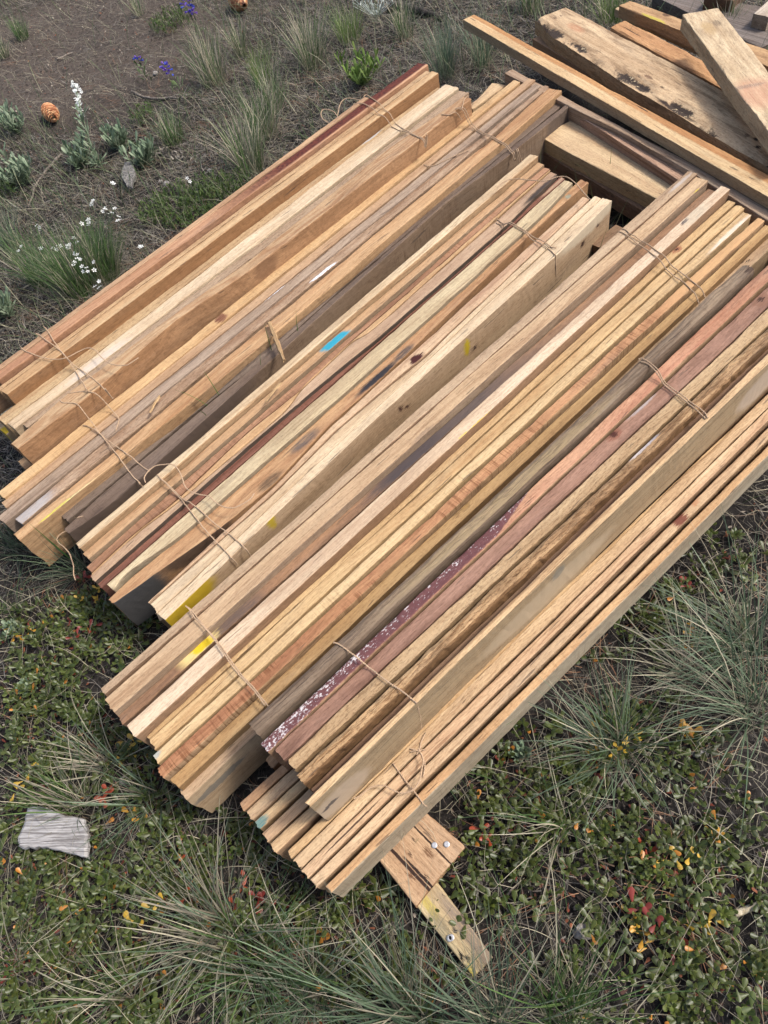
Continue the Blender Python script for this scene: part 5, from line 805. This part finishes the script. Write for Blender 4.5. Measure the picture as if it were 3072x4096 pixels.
for j in range(60):
    f = 1-.42*rs.rand()**1.6; q = st[min(len(st)-1, int(f*len(st)))]+rs.randn(3)*.008*(1.2-.3*f)
    V, F = petals(q, rs.rand()*6.28, rs.uniform(0, 1.4), rs.uniform(.0065, .0095), 5, .8); parts.append((V, F, np.tile(WH, (len(V), 1))))
V, F, C = join(parts); obj('flower', mesh('flower', V, F, C), m_petal, root)
# blue penstemons
BL = L3((92, 88, 200), (112, 92, 196), (70, 84, 190), (140, 100, 190))
for (bx, by), lab, n, hh in zip(SPOT['pen'], ('blue violet bell flowers on a leafy stalk, in the middle of the upper left litter', 'blue violet bell flowers close to the pinecone at the top edge', 'few small blue buds on a dark stalk right of the white flower stalk'), (16, 30, 5), (.17, .19, .15)):
    root = obj('blue_flower_plant', None, None, None, lab, 'flower', 'blue flowers', loc=(bx, by, 0)); parts = []; heads = []
    for s_ in range(1 if n < 20 else 3):
        tip = np.array([-.03+rs.randn()*.02, .03+rs.randn()*.02, hh*rs.uniform(.85, 1.05)])
        cs = catmull([np.zeros(3), tip*.5+np.array([.006, 0, .01]), tip], .012); V, F = tube(cs, .0011, 4); parts.append((V, F, np.tile(L3((72, 84, 58))[0], (len(V), 1))))
        heads += [cs[int(len(cs)*f)-1] for f in rs.uniform(.68, 1., max(3, n//(1 if n < 20 else 3)))]
    V, F, C = join(parts); obj('stem', mesh('stem', V, F, C, True), m_matte, root)
    k = 26; B = np.stack([rs.randn(k)*.012, rs.randn(k)*.012, rs.uniform(0, .08, k)], 1); LL = rs.uniform(.02, .045, k); c = pick(L3((84, 104, 60), (96, 112, 76)), k)
    V, F, C = leaves(B, rs.rand(k)*6.28, rs.uniform(.4, 1.3, k), LL, LL*.2, rs.uniform(-.3, .3, k), c, c*1.1); obj('leaves', mesh('leaves', V, F, C, True), m_matte, root)
    parts = []
    for q in heads:
        a = rs.rand()*6.28; d = np.array([math.cos(a), math.sin(a), rs.uniform(-.3, .5)]); d /= np.linalg.norm(d); ln = rs.uniform(.012, .019)
        s = np.linspace(0, 1, 5)[:, None]; cl = BL[rs.randint(4)]
        V, F = tube(q+d*.004+d*s*ln, np.array([.0012, .0022, .0032, .0038, .0052]), 7); parts.append((V, F, np.tile(cl, (len(V), 1))))
    V, F, C = join(parts); obj('flower', mesh('flower', V, F, C, True), m_petal, root)

# ------------------------------------------------------------ pinecones, sticks, chips, stones
m_cone = col_mat('cone_scale', .6)
def pinecone(L, R_):
    parts = []; n = 120
    zz = np.linspace(0, L, 14); rr = R_*.62*np.sin(np.pi*np.clip(zz/L*.92+.06, 0, 1))**.7
    V, F = tube(np.stack([zz, 0*zz, 0*zz], 1), rr, 14); parts.append((V, F, np.tile(L3((84, 50, 34))[0], (len(V), 1))))
    for j in range(n):
        f = (j+.5)/n; x = L*(.03+.94*f); r = R_*np.sin(np.pi*(f*.9+.07))**.65; a = j*2.39996
        er = np.array([0, math.cos(a), math.sin(a)]); et = np.array([0, -math.sin(a), math.cos(a)]); ex = np.array([1., 0, 0])
        d = er*.95+ex*(.62-.1*f); d /= np.linalg.norm(d); c0 = ex*x+er*r*.35; ln = r*.85+.005; w_ = r*.42+.003
        up_ = np.cross(d, et); c1 = L3((186, 126, 84), (160, 100, 66), (206, 156, 112))[rs.randint(3)]; c2 = L3((60, 36, 26))[0]
        P_ = [c0-et*w_*.4, c0+et*w_*.4, c0+d*ln*.7+et*w_, c0+d*ln+et*w_*.35+up_*.001, c0+d*ln-et*w_*.35+up_*.001, c0+d*ln*.7-et*w_]
        th = -up_*.0022
        V = np.array(P_+[p+th for p in P_]); 
        F = np.array([[0, 1, 2, 5], [5, 2, 3, 4], [6, 11, 8, 7], [11, 10, 9, 8], [2, 8, 9, 3], [3, 9, 10, 4], [4, 10, 11, 5], [1, 7, 8, 2], [5, 11, 6, 0]])
        C = np.array([c2, c2, c1, c1*1.15, c1*1.15, c1]*2); parts.append((V, F, C))
    V, F, C = join(parts); return mesh('pinecone', V, F, C)
for key, lab, s in (('cone1', 'upright orange brown pinecone beside the tall white flower stalk', 1.), ('cone2', 'pale orange pinecone cut by the top edge of the view', 1.25)):
    (x0, y0), (x1, y1) = SPOT[key]; ang = math.atan2(y1-y0, x1-x0); L = min(.13, math.hypot(x1-x0, y1-y0))
    obj('pinecone', pinecone(L*1.1, .031*s), m_cone, None, lab, 'pinecone', 'pinecones', loc=(x0, y0, .028), rot=(0, 0, ang))
def tinted(name, a, b_, sc=120., rough=.85, bump=.004, st=(1., 1., 1.)):
    m, t, b = new_mat(name); P = t.vec('MULTIPLY', t.n.new('ShaderNodeTexCoord').outputs['Object'], st)
    nn = t.noise(P, sc, 5., .7); t.l.new(t.mix(t.step(nn, .35, .65), lin(a), lin(b_)), b.inputs['Base Color']); b.inputs['Roughness'].default_value = rough
    bp = t.n.new('ShaderNodeBump'); bp.inputs['Distance'].default_value = bump; bp.inputs['Strength'].default_value = .8; t.l.new(nn, bp.inputs['Height']); t.l.new(bp.outputs[0], b.inputs['Normal']); return m
m_stick = tinted('grey_twig', (150, 138, 124), (84, 74, 66)); m_dark = tinted('charred_bark', (78, 70, 64), (34, 30, 28)); m_pale = tinted('pale_stick', (222, 208, 176), (176, 158, 124))
def stick(pts, r, mat, lab, name='stick', z=.012, cat='stick'):
    P_ = [np.array([x, y, float(gnd(x, y))+z]) for x, y in pts]; C = catmull(P_, .008); o0 = C[0].copy(); C = C-o0; n = len(C)
    C += np.stack([wob(np.arange(n)*.008, int(abs(o0[0])*1000)+q, .0012, 30) for q in range(3)], 1)
    V, F = tube(C, r*(1-.45*np.arange(n)/n)*(1+.12*rs.randn(n)), 8); m = mesh('stick', V, F, None, True)
    bm_caps = [tuple(range(7, -1, -1)), tuple(range((n-1)*8, n*8))]
    me = bpy.data.meshes.new('stick'); me.from_pydata(V.tolist(), [], [tuple(f) for f in F.tolist()]+bm_caps); me.update(); me.polygons.foreach_set('use_smooth', np.ones(len(me.polygons), bool))
    obj(name, me, mat, None, lab, cat, 'sticks and stems', loc=tuple(o0))
stick(SPOT['stick_a'], .006, m_stick, 'bent grey twig below the pinecone on the left'); stick(SPOT['stick_b'], .007, m_stick, 'long pale grey stick lying across the litter under the blue flowers')
stick(SPOT['stick_c'], .006, m_stick, 'short grey stick on the bare brown soil'); stick(SPOT['stick_d'], .022, m_dark, 'thick charred dark branch near the top edge', 'branch', .02, 'branch')
stick(SPOT['stick_e'], .004, m_pale, 'thin whitish root left of the white starry flowers'); stick(SPOT['stick_f'], .007, m_pale, 'bleached stick at the lower right edge')
stick(SPOT['stick_g'], .005, m_pale, 'pale split stem in the shade below the blue marked bundle')
def slab(poly, th, mat, lab, name, cat, z0, grp=None, jag=.002, sub=6):
    pts = []; k = len(poly)
    for i in range(k):
        a = np.array(poly[i]); b_ = np.array(poly[(i+1) % k])
        for j in range(sub): pts.append(a+(b_-a)*j/sub+rs.randn(2)*jag)
    pts = np.array(pts); c = pts.mean(0); pts = pts-c; n = len(pts); V = []
    for s, z in ((.93, th), (1., th*.75), (1., 0.)): V += [(p[0]*s, p[1]*s, z+rs.randn()*th*.06) for p in pts]
    V.append((0, 0, th*1.03)); F = []
    for i in range(n):
        j = (i+1) % n; F += [(i, j, 3*n), (n+i, n+j, j, i), (2*n+i, 2*n+j, n+j, n+i)]
    me = bpy.data.meshes.new(name); me.from_pydata(V, [], F); me.update()
    return obj(name, me, mat, None, lab, cat, grp, loc=(c[0], c[1], z0))
m_wchip = tinted('weathered_grey_wood', (196, 192, 188), (118, 112, 108), 1., .85, .002, (14., 330., 60.))
slab(SPOT['chipw'], .012, m_wchip, 'bleached grey slab of weathered wood at the lower left', 'wood_chip', 'wood chip', .012)
m_bark = tinted('grey_bark', (150, 146, 140), (84, 80, 76), 160.)
bx = SPOT['bark']; pl = [(bx[0][0], bx[0][1]), (bx[2][0]-.01, bx[2][1]+.045), (bx[1][0], bx[1][1]+.02), (bx[1][0], bx[1][1]-.03), (bx[3][0], bx[3][1]-.01), (bx[0][0]+.008, bx[0][1]-.03)]
slab([SPOT['bark'][0], (bx[2][0]-.012, bx[2][1]), (bx[2][0]+.02, bx[2][1]), bx[1], (bx[1][0]-.004, (bx[1][1]+bx[3][1])/2), (bx[3][0]+.012, bx[3][1]), (bx[3][0]-.012, bx[3][1]+.01)], .016, m_bark, 'grey flake of bark lying between the flower stalk and the first bundle', 'bark_chip', 'bark', .008)
# decayed grey cone
(x0, y0), (x1, y1) = SPOT['debris']; parts = []
for j in range(260):
    f = rs.rand(); c0 = np.array([(x1-x0)*f, (y1-y0)*f, 0])+rs.randn(3)*np.array([.012, .017, .008])*(1.3-f*.6)+np.array([0, 0, .014]); d = rs.randn(3); d /= np.linalg.norm(d); e = np.cross(d, rs.randn(3)); e /= np.linalg.norm(e)
    s = rs.uniform(.006, .014); V = np.array([c0-d*s-e*s*.25, c0-d*s+e*s*.25, c0+d*s+e*s*.5, c0+d*s-e*s*.5]); parts.append((V, np.array([[0, 1, 2, 3]]), np.tile(L3((112, 106, 98), (84, 78, 72), (140, 132, 120))[rs.randint(3)], (4, 1))))
V, F, C = join(parts); obj('decayed_pinecone', mesh('decayed_pinecone', V, F, C), m_lit, None, 'rotted grey pinecone remains lying under the green grass clump', 'pinecone', 'pinecones', loc=(x0, y0, float(gnd(x0, y0))))
# stones
m_stone = tinted('pale_stone', (170, 164, 156), (120, 114, 108), 60.)
st_lab = ['pale stone on the bare soil at the right edge', 'small grey stone right of the bark flake', 'grey stone beside the bark flake, the nearer of the pair', 'pale stone among the red leaves right of the pale slat', 'whitish stone under the yellow dabbed bundle on the left', 'grey stone near the first bundle below the rotted cone', 'small pale stone below the blue buds']
for (x, y), lab in zip(SPOT['stone'], st_lab):
    m = bpy.data.meshes.new('stone'); n1_, n2_ = 10, 7; V = []; F = []
    s = rs.uniform(.012, .02); sc = rs.uniform(.6, 1.1, 3)*np.array([1, 1, .7])
    for i in range(n2_+1):
        for j in range(n1_):
            th, ph = math.pi*i/n2_, 6.283*j/n1_; d = np.array([math.sin(th)*math.cos(ph), math.sin(th)*math.sin(ph), math.cos(th)]); r_ = s*(1+.13*math.sin(3*ph+th*2)+.1*math.cos(5*th+ph)); V.append(tuple(d*r_*sc))
    for i in range(n2_):
        for j in range(n1_): F.append((i*n1_+j, i*n1_+(j+1) % n1_, (i+1)*n1_+(j+1) % n1_, (i+1)*n1_+j))
    m.from_pydata(V, [], F); m.update(); obj('stone', m, m_stone, None, lab, 'stone', 'stones', loc=(x, y, float(gnd(x, y))+.007))
# splinters resting on the stakes
def splinter(a, b_, w_, z, lab, seed):
    r = np.random.RandomState(seed); a = np.array(a); b_ = np.array(b_); L = np.linalg.norm(b_-a); n = 14; x = np.linspace(0, L, n)
    wl = w_*(.6+.25*np.sin(np.pi*x/L))*(1+.15*r.randn(n)); wr = w_*(.5+.3*np.sin(np.pi*x/L+.4))*(1+.15*r.randn(n)); V = []; F = []
    for i in range(n):
        zz = .003*math.sin(x[i]/L*3)
        V += [(x[i], -wl[i]/2, zz), (x[i], -wl[i]*.3, zz+w_*.35), (x[i], wr[i]*.3, zz+w_*.42), (x[i], wr[i]/2, zz), (x[i], 0, zz-w_*.1)]
    V = np.array(V); V[:5, 0] -= r.rand(5)*.006; V[-5:, 0] += r.rand(5)*.012
    for i in range(n-1):
        for j in range(5): F.append((i*5+j, i*5+(j+1) % 5, (i+1)*5+(j+1) % 5, (i+1)*5+j))
    F += [(4, 3, 2, 1, 0), tuple((n-1)*5+j for j in range(5))]
    me = bpy.data.meshes.new('splinter'); me.from_pydata(V.tolist(), [], F); me.update()
    obj('splinter', me, m_split, None, lab, 'splinter', 'splinters', loc=(a[0], a[1], z), rot=(0, 0, math.atan2(b_[1]-a[1], b_[0]-a[0])))
m_split = wood_mat(400, (222, 190, 134), (170, 122, 74), {'grain': 2.})
sp = SPOT
splinter(sp['splA'][0], sp['splA'][1], .016, .194, 'large splinter bridging the gap between the second and the blue marked bundle', 1)
splinter(sp['splB'][0], sp['splB'][1], .010, .190, 'small pale splinter below the blue paint mark', 2)
splinter(sp['splC'][0], sp['splC'][1], .006, .193, 'tiny curled shaving on the sunken dark grey stake', 3)
splinter(sp['splD'][0], sp['splD'][2], .010, .190, 'broken splinter lying on the lower part of the second bundle', 4)
# nails
m_nail, t, b = new_mat('zinc'); b.inputs['Base Color'].default_value = (.45, .45, .46, 1); b.inputs['Metallic'].default_value = .7; b.inputs['Roughness'].default_value = .45
for (x, y), lab in zip(SPOT['nails'], ('bright flat nail head in the cross plank beside the crack', 'dull nail head nearest the corner of the cross plank', 'nail head in the pale slat', 'rusty small nail in the pale slat')):
    z = top_at(x, y)
    if z < 0: continue
    V = []; F = []
    for zz, r in ((-.004, .0026), (0.0005, .0055), (.002, .0055), (.0028, .004)):
        for k in range(14): V.append((r*math.cos(k*.4488), r*math.sin(k*.4488), zz))
    for i in range(3):
        for k in range(14): F.append((i*14+k, i*14+(k+1) % 14, (i+1)*14+(k+1) % 14, (i+1)*14+k))
    F.append(tuple(42+k for k in range(14))); me = bpy.data.meshes.new('nail'); me.from_pydata(V, [], F); me.update()
    obj('nail', me, m_nail, None, lab, 'nail', 'nails', loc=(x, y, z+.0005))
# grass blades rising between the bundles
for (x0, y0, z0), (x1, y1, z1), lab in BLADES:
    d = np.array([x1-x0, y1-y0, z1-z0]); s = np.linspace(0, 1, 9)[:, None]; C = d*s+np.array([0, 0, .02])*np.sin(s*3.14); pw = np.array([d[1], -d[0], 0.]); pw /= np.linalg.norm(pw)+1e-6
    if np.hypot(d[0], d[1]) < .03: pw = np.array([.9, .43, 0])
    wd = .0013*(1.03-s**2)
    V = np.stack([C-pw*wd, C+np.array([0, 0, -.0006]), C+pw*wd], 1).reshape(-1, 3); F = []
    for k in range(8): F += [(3*k, 3*k+1, 3*k+4, 3*k+3), (3*k+1, 3*k+2, 3*k+5, 3*k+4)]
    obj('grass_sprig', mesh('grass_sprig', V, F, np.tile(PAL['green'][0]*1.1, (len(V), 1))), m_grass, None, lab, 'grass', 'grass blades between the bundles', loc=(x0, y0, z0))
S.cycles.max_bounces = 6
